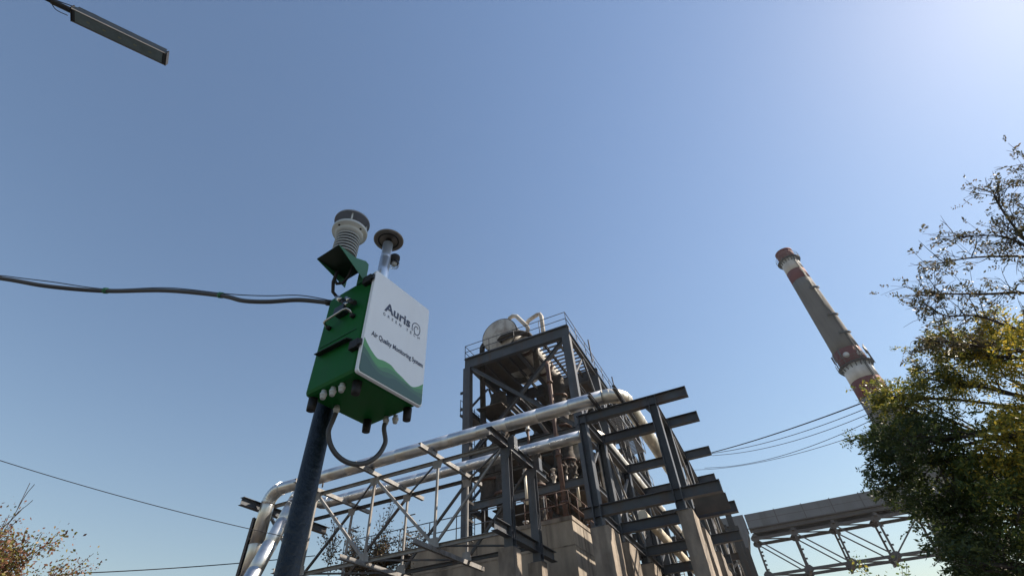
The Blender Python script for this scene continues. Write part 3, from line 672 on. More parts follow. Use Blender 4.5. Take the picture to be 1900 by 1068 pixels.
# ================================================================== CONVEYOR GALLERY
cv = thing('conveyor_gallery', 'grey clad conveyor gallery carried on a steel truss between rack and chimney', 'conveyor bridge')
GY = 60.0
x = -3.3; k = 0
MB().box(-3.35, -1.0, GY - .02, GY + 2.2, Z(14.3), Z(15.72)).build('panel', gallery, cv)
xs = [-0.9] + [-0.9 + 2.68 * i + 0.35 for i in range(1, 16)]
for a, b in zip(xs[:-1], xs[1:]):
    MB().box(a + .03, b - .03, GY, GY + 2.2, Z(14.35), Z(15.68)).build('panel', gallery, cv)
    MB().box(b - .03, b + .03, GY - .03, GY + 2.2, Z(14.30), Z(15.76)).build('joint_strip', galleryst, cv)
    MB().box(a + .04, b - .04, GY - .012, GY - .003, Z(15.0), Z(15.03)).build('seam', galleryst, cv)
    MB().box(a - .03, b - .04, GY - .09, GY - .035, Z(14.22), Z(14.32)).build('edge_rail', galleryst, cv)
XG0, XG1 = -0.6, 38.0
beam(cv, (XG0, GY + .1, Z(14.02)), (XG1, GY + .1, Z(14.02)), .3, .4, galleryst)
beam(cv, (XG0, GY + 2.0, Z(14.02)), (XG1, GY + 2.0, Z(14.02)), .3, .4, galleryst)
ztc, zbc = 13.25, 9.95
yF, yBk = GY - .1, GY + 2.4
for y in (yF, yBk):
    beam(cv, (XG0, y, Z(ztc)), (XG1, y, Z(ztc)), prof=rprof(.22, .26), m=galleryst, name='chord')
    beam(cv, (XG0 + .3, y, Z(zbc)), (XG1, y, Z(zbc)), prof=rprof(.2, .24), m=galleryst, name='chord')
gn = [-0.6 + 3.72 * i for i in range(0, 11)]
for i, x in enumerate(gn):
    for y in (yF, yBk):
        beam(cv, (x, y, Z(zbc)), (x, y, Z(ztc)), prof=rprof(.17, .17), m=galleryst, name='post')
        for z in (zbc, ztc):
            MB().prism((x, y - .14, Z(z)), (x, y - .12, Z(z)), [(-.42, -.12), (-.42, .1), (-.2, .34), (.2, .34), (.42, .1), (.42, -.12), (.2, -.3), (-.2, -.3)], (0, 0, 1)).build('gusset', galleryst, cv)
        if i < len(gn) - 1:
            a, b = (x, gn[i + 1]) if i < 3 or i > 6 else (gn[i + 1], x)
            beam(cv, (a, y, Z(ztc)), (b, y, Z(zbc)), prof=rprof(.11, .11), m=galleryst, name='brace')
        for q in (0.25, 0.5, 0.75):
            MB().box(x + .08, x + .26, y - .07, y + .07, Z(zbc + (ztc - zbc) * q), Z(zbc + (ztc - zbc) * q) + .14).build('cleat', galleryst, cv)
    beam(cv, (x, yF - 1.1, Z(zbc - .26)), (x, yBk + 1.0, Z(zbc - .26)), prof=rprof(.2, .2), m=galleryst, name='cross_bar')
    beam(cv, (x, yF - .5, Z(ztc + .25)), (x, yBk + .2, Z(ztc + .25)), prof=rprof(.26, .26), m=galleryst, name='cross_bar')
    if i < len(gn) - 1:
        for z in (ztc, zbc): beam(cv, (x, yF + .1, Z(z)), (gn[i + 1], yBk - .1, Z(z)), prof=rprof(.1, .1), m=galleryst, name='brace')
MB().prism((-2.15, GY - .2, Z(12.75)), (-2.15, GY + 1.6, Z(12.75)), [(.55, -14.3), (.55, -.5), (1.05, 1.0), (1.05, 1.52), (-1.15, 1.52), (-1.15, 1.0), (-.55, -.5), (-.55, -14.3)], (0, 0, 1)).build('support_column', gallery, cv)
MB().box(-2.8, -1.5, GY - .3, GY + 1.7, Z(9.2), Z(9.4)).build('column_flange', galleryst, cv)
MB().box(-5.2, -2.7, GY - .6, GY - .2, Z(14.35), Z(14.75)).box(-4.5, -3.4, GY - .4, GY + 1.8, Z(13.6), Z(14.3)).build('drive_unit', galleryst, cv)

# ================================================================== MONITORING STATION (box on pole)
O = Vector((-1.3065, 1.3, H)); U = Vector((.134, .991, 0)).normalized(); NN = Vector((.991, -.134, 0)).normalized(); ZZ = Vector((0, 0, 1))
def L(u, n, z): return O + U * u + NN * n + ZZ * z
mon = thing('air_quality_monitor', 'green cabinet with white printed door and sensors on top, mounted on the dark pole', 'monitoring station')
ZB, ZT, WD, DP = 1.165, 1.775, 0.407, 0.36
def rounded(prof_r, w0, w1, z0, z1, seg=5):
    pts = []
    for (cx, cz, a0) in ((w1 - prof_r, z0 + prof_r, -90), (w1 - prof_r, z1 - prof_r, 0), (w0 + prof_r, z1 - prof_r, 90), (w0 + prof_r, z0 + prof_r, 180)):
        for i in range(seg + 1):
            a = math.radians(a0 + 90 * i / seg); pts.append((cx + prof_r * math.cos(a), cz + prof_r * math.sin(a)))
    return pts
def slab(mb, pts, n0, n1, smooth=False):
    k = len(pts); vs = [L(a, n0, z) for a, z in pts] + [L(a, n1, z) for a, z in pts]
    fs = [(i, (i + 1) % k, k + (i + 1) % k, k + i) for i in range(k)] + [tuple(range(k - 1, -1, -1)), tuple(range(k, 2 * k))]
    return mb.add(vs, fs)
# green body: rounded box (rounded along the rear edges too by a bevel)
slab(MB(), [(0.006, ZB + .008), (WD - .006, ZB + .008), (WD - .006, ZT - .006), (0.006, ZT - .006)], -DP, -.022).build('body', green, mon, 0.022)
door = slab(MB(), rounded(.014, 0.0, WD, ZB, ZT), -.020, 0.0).build('door', white, mon, 0.003)
# dark seal line round the door
slab(MB(), rounded(.012, 0.004, WD - .004, ZB + .004, ZT - .004), -.0225, -.0195).build('seal', black, mon)
# printed hills on the door: flat printed sheets
def sheet(pts, n, m, name):
    mb = MB(); vs = [L(a, n, z) for a, z in pts]; mb.add(vs, [tuple(range(len(vs)))]); return mb.build(name, m, door)
def smoothc(pts, k=6):
    out = []
    P = [pts[0]] + list(pts) + [pts[-1]]
    for i in range(1, len(P) - 2):
        for j in range(k):
            t = j / k; p0, p1, p2, p3 = P[i - 1], P[i], P[i + 1], P[i + 2]
            out.append(tuple(.5 * ((2 * p1[q]) + (-p0[q] + p2[q]) * t + (2 * p0[q] - 5 * p1[q] + 4 * p2[q] - p3[q]) * t * t + (-p0[q] + 3 * p1[q] - 3 * p2[q] + p3[q]) * t ** 3) for q in (0, 1)))
    out.append(pts[-1]); return out
def hill(top, n, m):
    base = [(WD - .005, ZB + .018), (WD - .014, ZB + .006), (.014, ZB + .006), (.005, ZB + .018)]
    sheet(base[::-1] + [(a, z) for a, z in smoothc(top)][::1] if False else [(a, z) for a, z in smoothc(top)] + base, n, m, 'printed_hill')
hill([(.004, 1.348), (.03, 1.322), (.058, 1.300), (.096, 1.281), (.135, 1.288), (.18, 1.288), (.217, 1.272), (.254, 1.262), (.298, 1.248), (.331, 1.243), (.368, 1.262), (.403, 1.292)], .0006, w1)
hill([(.004, 1.30), (.04, 1.283), (.075, 1.258), (.11, 1.243), (.16, 1.262), (.217, 1.262), (.254, 1.253), (.298, 1.243), (.34, 1.24), (.37, 1.25), (.403, 1.262)], .0010, w2)
hill([(.004, 1.305), (.035, 1.285), (.06, 1.262), (.09, 1.24), (.13, 1.232), (.18, 1.243), (.225, 1.243), (.27, 1.238), (.31, 1.236), (.35, 1.228), (.403, 1.236)], .0014, w3)
hill([(.004, 1.268), (.04, 1.255), (.075, 1.228), (.12, 1.212), (.17, 1.214), (.22, 1.228), (.27, 1.222), (.32, 1.214), (.403, 1.206)], .0018, w4)
def lettering(txt, u0, z0, size, width=None, m=ink, bold=0.0, spacing=1.0, tilt=0.0):
    c = bpy.data.curves.new('lettering', 'FONT'); c.body = txt; c.size = size; c.offset = bold; c.space_character = spacing; c.resolution_u = 3
    c.extrude = 0.0
    tmp = bpy.data.objects.new('lettering', c); COL.objects.link(tmp)
    dg = bpy.context.evaluated_depsgraph_get(); dg.update()
    me = bpy.data.meshes.new_from_object(tmp.evaluated_get(dg)); bpy.data.objects.remove(tmp)
    xs_ = [v.co.x for v in me.vertices]; x0, x1 = min(xs_), max(xs_)
    sx = (width / (x1 - x0)) if width else 1.0
    for v in me.vertices:
        p = L(u0 + (v.co.x - x0) * sx, .0012, z0 + v.co.y + tilt * (v.co.x - x0) * sx); v.co = p
    me.materials.clear(); me.materials.append(m)
    o = bpy.data.objects.new('lettering', me); COL.objects.link(o); o.parent = door
    return o
lettering('Auris', .090, 1.566, .078, .182, ink, 0.0022)
lettering('GREEN TECH', .086, 1.533, .024, .262, ink, 0.0002, 2.2)
lettering('Air Quality Monitoring System', .038, 1.381, .037, .352, ink, 0.0009)
# the spiral leaf emblem, drawn as a flat ribbon
def ribbon(pts, wd, m):
    mb = MB(); pts = [Vector((a, z)) for a, z in pts]; vs = []
    for i, p in enumerate(pts):
        t = (pts[min(i + 1, len(pts) - 1)] - pts[max(i - 1, 0)]).normalized(); nn = Vector((-t.y, t.x)) * wd / 2
        vs += [L(p.x + nn.x, .0013, p.y + nn.y), L(p.x - nn.x, .0013, p.y - nn.y)]
    mb.add(vs, [(2 * i, 2 * i + 1, 2 * i + 3, 2 * i + 2) for i in range(len(pts) - 1)])
    return mb.build('emblem_stroke', m, door)
ec = (.317, 1.588)
sp_ = [(-.026, -.026), (-.029, -.005), (-.024, .020), (-.006, .035), (.016, .033), (.028, .016), (.028, -.010), (.018, -.030), (.002, -.035), (-.010, -.024), (-.013, -.004), (-.004, .014), (.010, .014), (.014, .004)]
ribbon([(ec[0] + a, ec[1] - .003 + b) for a, b in smoothc(sp_)], .0048, ink)
# hinges and latches at the door edges
for u0, z in ((-.004, 1.722), (-.004, 1.318), (WD + .004, 1.66), (WD + .004, 1.325)):
    MB().obox(L(u0, -.045, z), U, .014, NN, .028, ZZ, .024).build('latch', black, mon, .004)
    if u0 < 0: MB().obox(L(u0 - .006, -.012, z), U, .006, NN, .014, ZZ, .015).build('latch_clip', black, mon, .002)
# ledge and handle on the left side face
s_u = .006
mb = MB(); vs = [L(s_u - .002, -.318, 1.377), L(s_u - .002, -.085, 1.371), L(s_u - .032, -.09, 1.366), L(s_u - .032, -.313, 1.370), L(s_u - .002, -.318, 1.384), L(s_u - .002, -.085, 1.378), L(s_u - .032, -.09, 1.370), L(s_u - .032, -.313, 1.374)]
mb.add(vs, [(0, 1, 2, 3), (7, 6, 5, 4), (0, 4, 5, 1), (2, 6, 7, 3), (1, 5, 6, 2), (0, 3, 7, 4)]).build('drip_ledge', black, mon)
MB().obox(L(-.0015 + .005, -.20, 1.43), U, .0015, NN, .13, ZZ, .0008).build('panel_crease', greenin, mon)
hp = [L(s_u, -.285, 1.532), L(s_u - .032, -.285, 1.538), L(s_u - .044, -.280, 1.541), L(s_u - .048, -.264, 1.543), L(s_u - .048, -.140, 1.551), L(s_u - .044, -.122, 1.551), L(s_u - .032, -.115, 1.546), L(s_u, -.112, 1.524)]
hd = MB().tube(hp, .006, 10).build('handle', chrome, mon)
for p in (hp[0], hp[-1]): MB().lathe(p, [(.012, 0), (.012, .018), (.007, .022)], 12, -U).build('handle_foot', black, hd)
# cable connectors behind the handle
MB().obox(L(s_u - .02, -.195, 1.588), U, .02, NN, .035, ZZ, .022).build('socket_box', lampm, mon, .003)
cp = [L(-.09, -.20, 1.815), L(-.075, -.235, 1.765), L(-.05, -.255, 1.725), L(-.03, -.235, 1.69), L(-.022, -.20, 1.655), L(-.02, -.17, 1.622), L(-.02, -.142, 1.595)]
MB().tube(cp[:4], .009, 8).build('sensor_cable', wirem, mon)
MB().tube(cp[3:5], .014, 12).build('connector', chrome, mon); MB().tube(cp[4:6], .011, 12).build('connector', black, mon)
MB().tube([cp[4] + U * .003 + NN * .03, cp[5] + NN * .035], .012, 12).build('connector', chrome, mon)
MB().tube([cp[5] + NN * .03, cp[6] + NN * .05 - ZZ * .01], .012, 12).build('connector', black, mon)
MB().tube([cp[5], cp[6]], .012, 12).build('connector', chrome, mon)
MB().tube([L(-.06, -.12, 1.83), L(-.05, -.15, 1.78), L(-.04, -.2, 1.765), L(-.05, -.24, 1.775), L(-.06, -.25, 1.80)], .008, 8).build('sensor_cable', wirem, mon)
# hood / sensor bracket
HZ = 1.835
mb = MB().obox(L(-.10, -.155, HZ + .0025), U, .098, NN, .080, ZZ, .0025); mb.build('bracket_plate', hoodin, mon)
for n_, f in ((-.0735, 1), (-.2365, 0)):
    q = [L(-.198, n_, HZ), L(.0, n_, HZ), L(.0, n_, 1.725)]
    if not f: q = [L(-.198, n_, HZ), L(.0, n_, HZ), L(.0, n_, 1.78)]
    qq = [p + NN * .003 for p in q]
    MB().add(q + qq, [(2, 1, 0), (3, 4, 5), (0, 1, 4, 3), (1, 2, 5, 4), (2, 0, 3, 5)]).build('bracket_cheek', greenin, mon)
q = [L(-.09, -.0735, HZ), L(0, -.0735, HZ), L(0.0, -.0735, HZ + .022), L(-.022, -.0735, HZ + .030)]
qq = [p - NN * .003 for p in q]
MB().add(q + qq, [(3, 2, 1, 0), (4, 5, 6, 7), (2, 3, 7, 6), (3, 0, 4, 7), (1, 2, 6, 5)]).build('bracket_cheek', greenin, mon)
MB().obox(L(-.002, -.105, 1.80), U, .003, NN, .03, ZZ, .06).build('bracket_back', greenin, mon)
# weather sensor: louvred shield, collar, ultrasonic head
wc = L(-.11, -.148, 0)
ws = MB().tube([wc + ZZ * 1.84, wc + ZZ * 1.90], .03, 16).build('weather_sensor', greycap, mon)
for k in range(7):
    z = 1.874 + k * .0215
    MB().lathe(wc + ZZ * z, [(.0555, .001), (.062, -.002), (.0645, .0), (.0645, .0045), (.0555, .007)], 36).build('louvre_plate', offwhite, ws)
MB().tube([wc + ZZ * 1.88, wc + ZZ * 2.03], .0565, 32).build('louvre_shade_core', black, ws)  # black core paints the shade in the gaps between louvre plates
MB().lathe(wc + ZZ * 2.018, [(.050, 0), (.064, .002), (.072, .012), (.075, .018), (.075, .030), (.092, .034), (.094, .04), (.094, .052), (.088, .056), (.02, .057)], 48).build('collar', offwhite, ws)
MB().lathe(wc + ZZ * 2.078, [(.060, 0), (.062, .004), (.03, .02), (0, .022)], 32).build('reflector', greycap, ws)
for k in range(4):
    a = k * math.pi / 2 + .75
    p = wc + Vector((math.cos(a), math.sin(a), 0)) * .078
    MB().tube([p + ZZ * 2.073, p + ZZ * 2.141], .0048, 8).build('sensor_rod', offwhite, ws)
    p2 = wc + Vector((math.cos(a + .8), math.sin(a + .8), 0)) * .078
    MB().tube([p2 + ZZ * 2.0455, p2 + ZZ * 2.053], .006, 8).build('screw', black, ws)
MB().lathe(wc + ZZ * 2.137, [(.090, 0.004), (.094, .0), (.096, .003), (.096, .010), (.085, .018), (.0, .022)], 48).build('sensor_cap', greycap, ws)
# particle inlet: tube with a mushroom cap, small dome sensor beside it
ic = L(.133, -.116, 0)
it = MB().tube([ic + ZZ * 1.768, ic + ZZ * 2.04], .031, 28).build('inlet_tube', tubem, mon)
MB().tube([ic + ZZ * 2.04, ic + ZZ * 2.045, ic + ZZ * 2.165], [.031, .029, .029], 28).build('tube_sleeve', tubem, it)
MB().tube([ic + ZZ * 2.165, ic + ZZ * 2.20], .018, 20).build('inlet_neck', black, it)
MB().lathe(ic + ZZ * 2.185, [(.040, .012), (.056, .010), (.060, .006), (.078, .004), (.084, .006), (.088, .012), (.088, .016), (.070, .030), (0, .034)], 48).build('inlet_cap', inletm, it)
MB().tube([ic + ZZ * 2.1925 + Vector((.058 * math.cos(a), .058 * math.sin(a), 0)) for a in np.linspace(0, 2 * math.pi, 41)], .0048, 6, False).build('cap_groove', black, it)
dc = L(.186, -.098, 0)
MB().tube([ic + U * .028 + ZZ * 2.09, dc + ZZ * 2.085], .007, 8).build('sensor_arm', black, mon)
dh = MB().lathe(dc + ZZ * 2.035, [(.024, 0), (.027, .002), (.027, .03), (.029, .032), (.029, .052), (.024, .058), (0, .06)], 28).build('dome_housing', black, mon)
glassm = bpy.data.materials.new('clear_dome'); glassm.use_nodes = True
b_ = glassm.node_tree.nodes['Principled BSDF']; b_.inputs['Transmission Weight'].default_value = 1; b_.inputs['Roughness'].default_value = .03; b_.inputs['IOR'].default_value = 1.2
MB().lathe(dc + ZZ * 2.0, [(0.0001, 0), (.016, .002), (.027, .009), (.031, .02), (.031, .036), (.0275, .04), (.0275, .02), (.024, .011), (.014, .005), (0.0001, .003)], 28).build('clear_dome', glassm, dh)
MB().lathe(dc + ZZ * 2.016, [(.012, 0), (.014, .004), (.016, .02)], 20).build('dome_sensor', white, dh)
# feet, glands under the cabinet
for u0, n0 in ((.045, -.335), (.07, -.075), (.345, -.30), (.385, -.07)):
    MB().lathe(L(u0, n0, ZB - .055), [(.015, 0), (.019, .002), (.020, .02), (.021, .064)], 20).build('foot', black, mon)
def gland(u0, n0):
    MB().lathe(L(u0, n0, ZB - .034), [(.006, 0), (.010, .001), (.0125, .008), (.0135, .018), (.0155, .019), (.0155, .028), (.012, .029), (.012, .043)], 14).build('cable_gland', offwhite, mon)
for u0, n0 in ((.030, -.244), (.037, -.191), (.040, -.136), (.156, -.303), (.377, -.203), (.397, -.160)): gland(u0, n0)
# flexible conduit loop below
a, b = L(.156, -.303, ZB - .03), L(.372, -.203, ZB - .03)
mid = (a + b) / 2
pts = [a, a - ZZ * .03 - (b - a) * .02]
for t in np.linspace(0, math.pi, 15):
    c_ = mid + (a - b) * .5 * math.cos(t) * (1.12 - .06 * math.sin(t)) - ZZ * (.085 + .135 * math.sin(t)); pts.append(c_)
pts += [b - ZZ * .03, b]
mb = MB(); fine = []
for i in range(len(pts) - 1):
    for q in range(8):
        t = q / 8; P0, P1, P2, P3_ = pts[max(i - 1, 0)], pts[i], pts[i + 1], pts[min(i + 2, len(pts) - 1)]
        fine.append(.5 * ((2 * P1) + (-P0 + P2) * t + (2 * P0 - 5 * P1 + 4 * P2 - P3_) * t * t + (-P0 + 3 * P1 - 3 * P2 + P3_) * t ** 3))
fine.append(pts[-1])
mb.tube(fine, [.0108 + .0007 * (i % 2) for i in range(len(fine))], 12).build('conduit_loop', conduitm, mon)

pole = thing('monitor_pole', 'thick dark blue-black pole carrying the green cabinet', 'pole')
PC = Vector((-1.69, 1.52, 0))
mb = MB().tube([PC, PC + ZZ * (H + 1.80)], .046, 32).build('shaft', poled, pole)
for z in (1.30, 1.62):
    MB().lathe(PC + ZZ * (H + z), [(.047, 0), (.052, .002), (.052, .035), (.047, .037)], 24).build('clamp', black, pole)
    MB().obox(PC.lerp(L(.169, -.37, z - 0), 1) * 1 + Vector((0, 0, 0)) - NN * .0, U, .06, NN, .012, ZZ, .018).build('clamp_plate', black, pole)

# grey conduit strung to the cabinet
cd = thing('overhead_conduit', 'grey flexible conduit with a thin wire tied to it running left from the cabinet', 'conduit')
base = [(-6.4, -1.2, 2.75), (-4.6, -.15, 2.36), (-3.85, .33, 2.19), (-3.47, .565, 2.115), (-3.27, .70, 2.075), (-3.05, .885, 2.085), (-2.66, 1.02, 2.02), (-2.32, 1.15, 1.93), (-2.18, 1.205, 1.872), (-2.04, 1.26, 1.845), (-1.86, 1.32, 1.825), (-1.675, 1.385, 1.772)]
cb = [Vector((x, y, Z(z))) for x, y, z in base]
MB().tube(spline(cb), .0125, 12).build('conduit_tube', conduitm, cd)
wb = [cb[0] + ZZ * .015, cb[2] + ZZ * .02, cb[3] + ZZ * .022, cb[4] + ZZ * .036, cb[5] + ZZ * .016, cb[6] + ZZ * .022, cb[7] + ZZ * .018, cb[8] + ZZ * .042, cb[9] + ZZ * .045, cb[10] + ZZ * .034, cb[11] + ZZ * .016]
MB().tube(spline(wb), .0028, 6).build('tied_wire', wirem, cd)
for i in (5, 7): MB().tube([cb[i] - (cb[i + 1] - cb[i - 1]).normalized() * .01 + ZZ * .003, cb[i] + (cb[i + 1] - cb[i - 1]).normalized() * .01 + ZZ * .003], .0185, 10).build('cable_tie', greenin, cd)
MB().tube([cb[-1] - (cb[-1] - cb[-2]).normalized() * .03, cb[-1]], .017, 12).build('end_gland', black, cd)

# ================================================================== STREET LAMP (upper left)
sl_ = thing('street_lamp', 'long narrow unlit LED street lamp on an arm in the upper left', 'street lamp')
A0 = Vector((-5.24, -.38, Z(6.5))); A1 = Vector((-4.73, .46, Z(6.48)))
D_ = (A1 - A0).normalized(); S_ = D_.cross(ZZ).normalized(); V_ = S_.cross(D_)
C_ = (A0 + A1) / 2; hl = (A1 - A0).length / 2
MB().obox(C_ + V_ * .035, D_, hl, S_, .085, V_, .030).build('housing', lampm, sl_, .004)
for k in range(7):
    MB().obox(C_ + V_ * .085 + S_ * (-.075 + k * .025), D_, hl - .03, S_, .003, V_, .022).build('cooling_fin', lampm, sl_)
MB().obox(C_ + V_ * .001, D_, hl - .04, S_, .072, V_, .005).build('diffuser', lampg, sl_)
for s_ in (-1, 1): MB().obox(C_ + V_ * .0 + S_ * s_ * .080, D_, hl - .006, S_, .004, V_, .008).build('edge_trim', galv, sl_)
for k in range(5): MB().obox(C_ - V_ * .0055 + D_ * (-.32 + .16 * k), D_, .016, S_, .010, V_, .0015).build('led', lampled, sl_)
for s_, p in ((-1, A0), (1, A1)): MB().obox(p + V_ * .035, D_, .006, S_, .09, V_, .036).build('end_cap', black, sl_)
a0 = A0 + V_ * .07 - D_ * .02
MB().tube([A0 + D_ * .1 + V_ * .085, A0 - D_ * .05 + V_ * .075, A0 - D_ * .22 + V_ * .075], .034, 14).build('spigot', black, sl_)
poleb = A0 - D_ * 2.6
MB().tube([A0 - D_ * .15 + V_ * .075, A0 - D_ * 1.4 + V_ * .1, poleb + D_ * .4 - V_ * .05, poleb - V_ * .5, Vector((poleb.x, poleb.y, 0))], .026, 14).build('arm', poled, sl_)
wp_ = [A0 - D_ * .30 + V_ * .11, A0 - D_ * .12 + V_ * .16, A0 + D_ * .12 + V_ * .19 + S_ * .02, A0 + D_ * .26 + V_ * .16 + S_ * .02, A0 + D_ * .24 + V_ * .09 + S_ * .02, A0 + D_ * .14 + V_ * .07 + S_ * .02]
MB().tube(spline(wp_, 6), .006, 6).build('supply_wire', wirem, sl_)
MB().tube(spline([A0 - D_ * .22 + V_ * .06, A0 - D_ * .16 - S_ * .05 + V_ * .03, A0 - D_ * .05 - S_ * .06 + V_ * .04], 5), .005, 6).build('supply_wire', wirem, sl_)

# ================================================================== OVERHEAD WIRES
def wire(name, pts, r, label, cat='cable', group=None, k=8):
    o = MB().tube(spline([(x, y, Z(z)) for x, y, z in pts], k), r, 5).build(name, wirem); return tag(o, label, cat, group)
def sag(p, q, s, n=6):
    p, q = Vector(p), Vector(q)
    return [tuple(p.lerp(q, i / n) - Vector((0, 0, 4 * s * (i / n) * (1 - i / n)))) for i in range(n + 1)]
E1 = (7.6, 6.6, 4.1)
wire('power_cable', sag((-.64, 20.3, 7.72), (5.0, 13.0, 5.56), .12) + [E1], .018, 'thickest overhead cable leaving the third crossbeam of the rack', group='cables from the rack to the right')
wire('power_cable', sag((-.64, 20.3, 7.69), (5.0, 13.0, 5.50), .28) + [E1], .010, 'thin overhead cable hanging just below the thickest one', group='cables from the rack to the right')
wire('power_cable', sag((-.66, 20.45, 7.66), (5.0, 13.0, 5.42), .38) + [E1], .009, 'middle overhead cable of the bundle leaving the rack', group='cables from the rack to the right')
wire('power_cable', sag((-1.2, 22.4, 7.95), (5.05, 13.0, 5.38), .5) + [E1], .009, 'overhead cable fourth from the top right of the rack', group='cables from the rack to the right')
c3 = sag((-1.8, 23.0, 8.2), (5.2, 13.0, 5.0), .42); wire('power_cable', c3 + [E1], .008, 'lowest overhead cable right of the rack carrying small markers', group='cables from the rack to the right')
wire('telephone_wire', sag((-22.5, 3.6, 7.9), (-13.4, 12.6, 4.95), .22), .012, 'dark sagging wire crossing the sky at the lower left', 'wire')
wire('distant_wire', sag((-23.8, 11.3, 5.3), (-19.0, 18.5, 6.55), .08), .02, 'thin distant wire low at the left above the roof', 'wire')

# ================================================================== TREES
def leaves_mesh(centers, dirs, size, mname, m, parent, ratio=.5, jitter=.35, kind=None):
    """one small leaf quad (a slightly folded rhomb) per centre, numpy"""
    n = len(centers); c = np.asarray(centers); d = np.asarray(dirs)
    d /= np.linalg.norm(d, axis=1)[:, None] + 1e-9
    r = rng.normal(size=(n, 3)); s = np.cross(d, r); s /= np.linalg.norm(s, axis=1)[:, None] + 1e-9
    sz = size * rng.uniform(1 - jitter, 1 + jitter, size=(n, 1))
    a = c; b = c + d * sz * .5 + s * sz * ratio * .5; e_ = c + d * sz; f_ = c + d * sz * .5 - s * sz * ratio * .5
    v = np.stack([a, b, e_, f_], 1).reshape(-1, 3)
    me = bpy.data.meshes.new(mname); me.vertices.add(4 * n); me.vertices.foreach_set('co', v.ravel())
    me.loops.add(4 * n); me.loops.foreach_set('vertex_index', np.arange(4 * n, dtype=np.int32))
    me.polygons.add(n); me.polygons.foreach_set('loop_start', np.arange(0, 4 * n, 4, dtype=np.int32)); me.polygons.foreach_set('loop_total', np.full(n, 4, dtype=np.int32))
    me.update(calc_edges=True); me.validate()
    me.materials.append(m)
    o = bpy.data.objects.new(mname, me); COL.objects.link(o); o.parent = parent
    if kind: o['kind'] = kind
    return o
def compound(tips, tdirs, per, leaflet, rachis, pairs, droop=.3):
    """compound leaves: for each twig point, some leaves, each with pairs of leaflets"""
    C, D = [], []
    tips = np.asarray(tips); tdirs = np.asarray(tdirs)
    n = len(tips) * per
    base = np.repeat(tips, per, 0) + rng.normal(size=(n, 3)) * .02
    ax_ = np.repeat(tdirs, per, 0) * .5 + rng.normal(size=(n, 3)) * .8; ax_[:, 2] -= droop; ax_ /= np.linalg.norm(ax_, axis=1)[:, None]
    sd = np.cross(ax_, rng.normal(size=(n, 3)) + np.array([0, 0, 1.5])); sd /= np.linalg.norm(sd, axis=1)[:, None]
    ln = rachis * rng.uniform(.6, 1.2, size=(n, 1))
    for i in range(pairs):
        t = (i + .7) / pairs
        p = base + ax_ * ln * t + np.array([0, 0, -1]) * (t * t * .03)
        for s in (-1, 1):
            keep = rng.uniform(size=n) > .12
            C.append(p[keep]); D.append((sd * s + ax_ * .45 + rng.normal(size=(n, 3)) * .15)[keep])
    return np.concatenate(C), np.concatenate(D)
def grow(mb, start, d, length, r, depth, rs, out, spread=.6, up=.1, nseg=5, kids=(2, 4), shrink=.68, minr=.004, twist=.18, bias=None):
    """recursive limbs; out collects twig points with directions"""
    p = Vector(start); d = Vector(d).normalized(); pts, rad = [p.copy()], [r]
    for i in range(nseg):
        d = (d + Vector((rs.gauss(0, twist), rs.gauss(0, twist), rs.gauss(0, twist) + up * .3)) * .6).normalized()
        p = p + d * length / nseg; pts.append(p.copy()); rad.append(max(minr, r * (1 - .55 * (i + 1) / nseg)))
        if depth <= 1: out.append((p.copy(), d.copy(), depth))
    mb.tube(pts, rad, 7 if depth > 1 else 4, False)
    if depth == 0: return
    k = rs.randint(*kids)
    for j in range(k + 1):
        i = nseg if j == 0 else rs.randint(max(1, nseg // 3), nseg)
        q = pts[i]; ax_ = Vector((rs.gauss(0, 1), rs.gauss(0, 1), rs.gauss(0, 1) * .7)).normalized()
        nd = (d * (1 - spread) + ax_ * spread + Vector((0, 0, up)) + (Vector(bias) if bias else Vector())).normalized()
        grow(mb, q, nd, length * shrink * rs.uniform(.75, 1.2), rad[i] * .72, depth - 1, rs, out, spread, up, nseg, kids, shrink, minr, twist, bias)

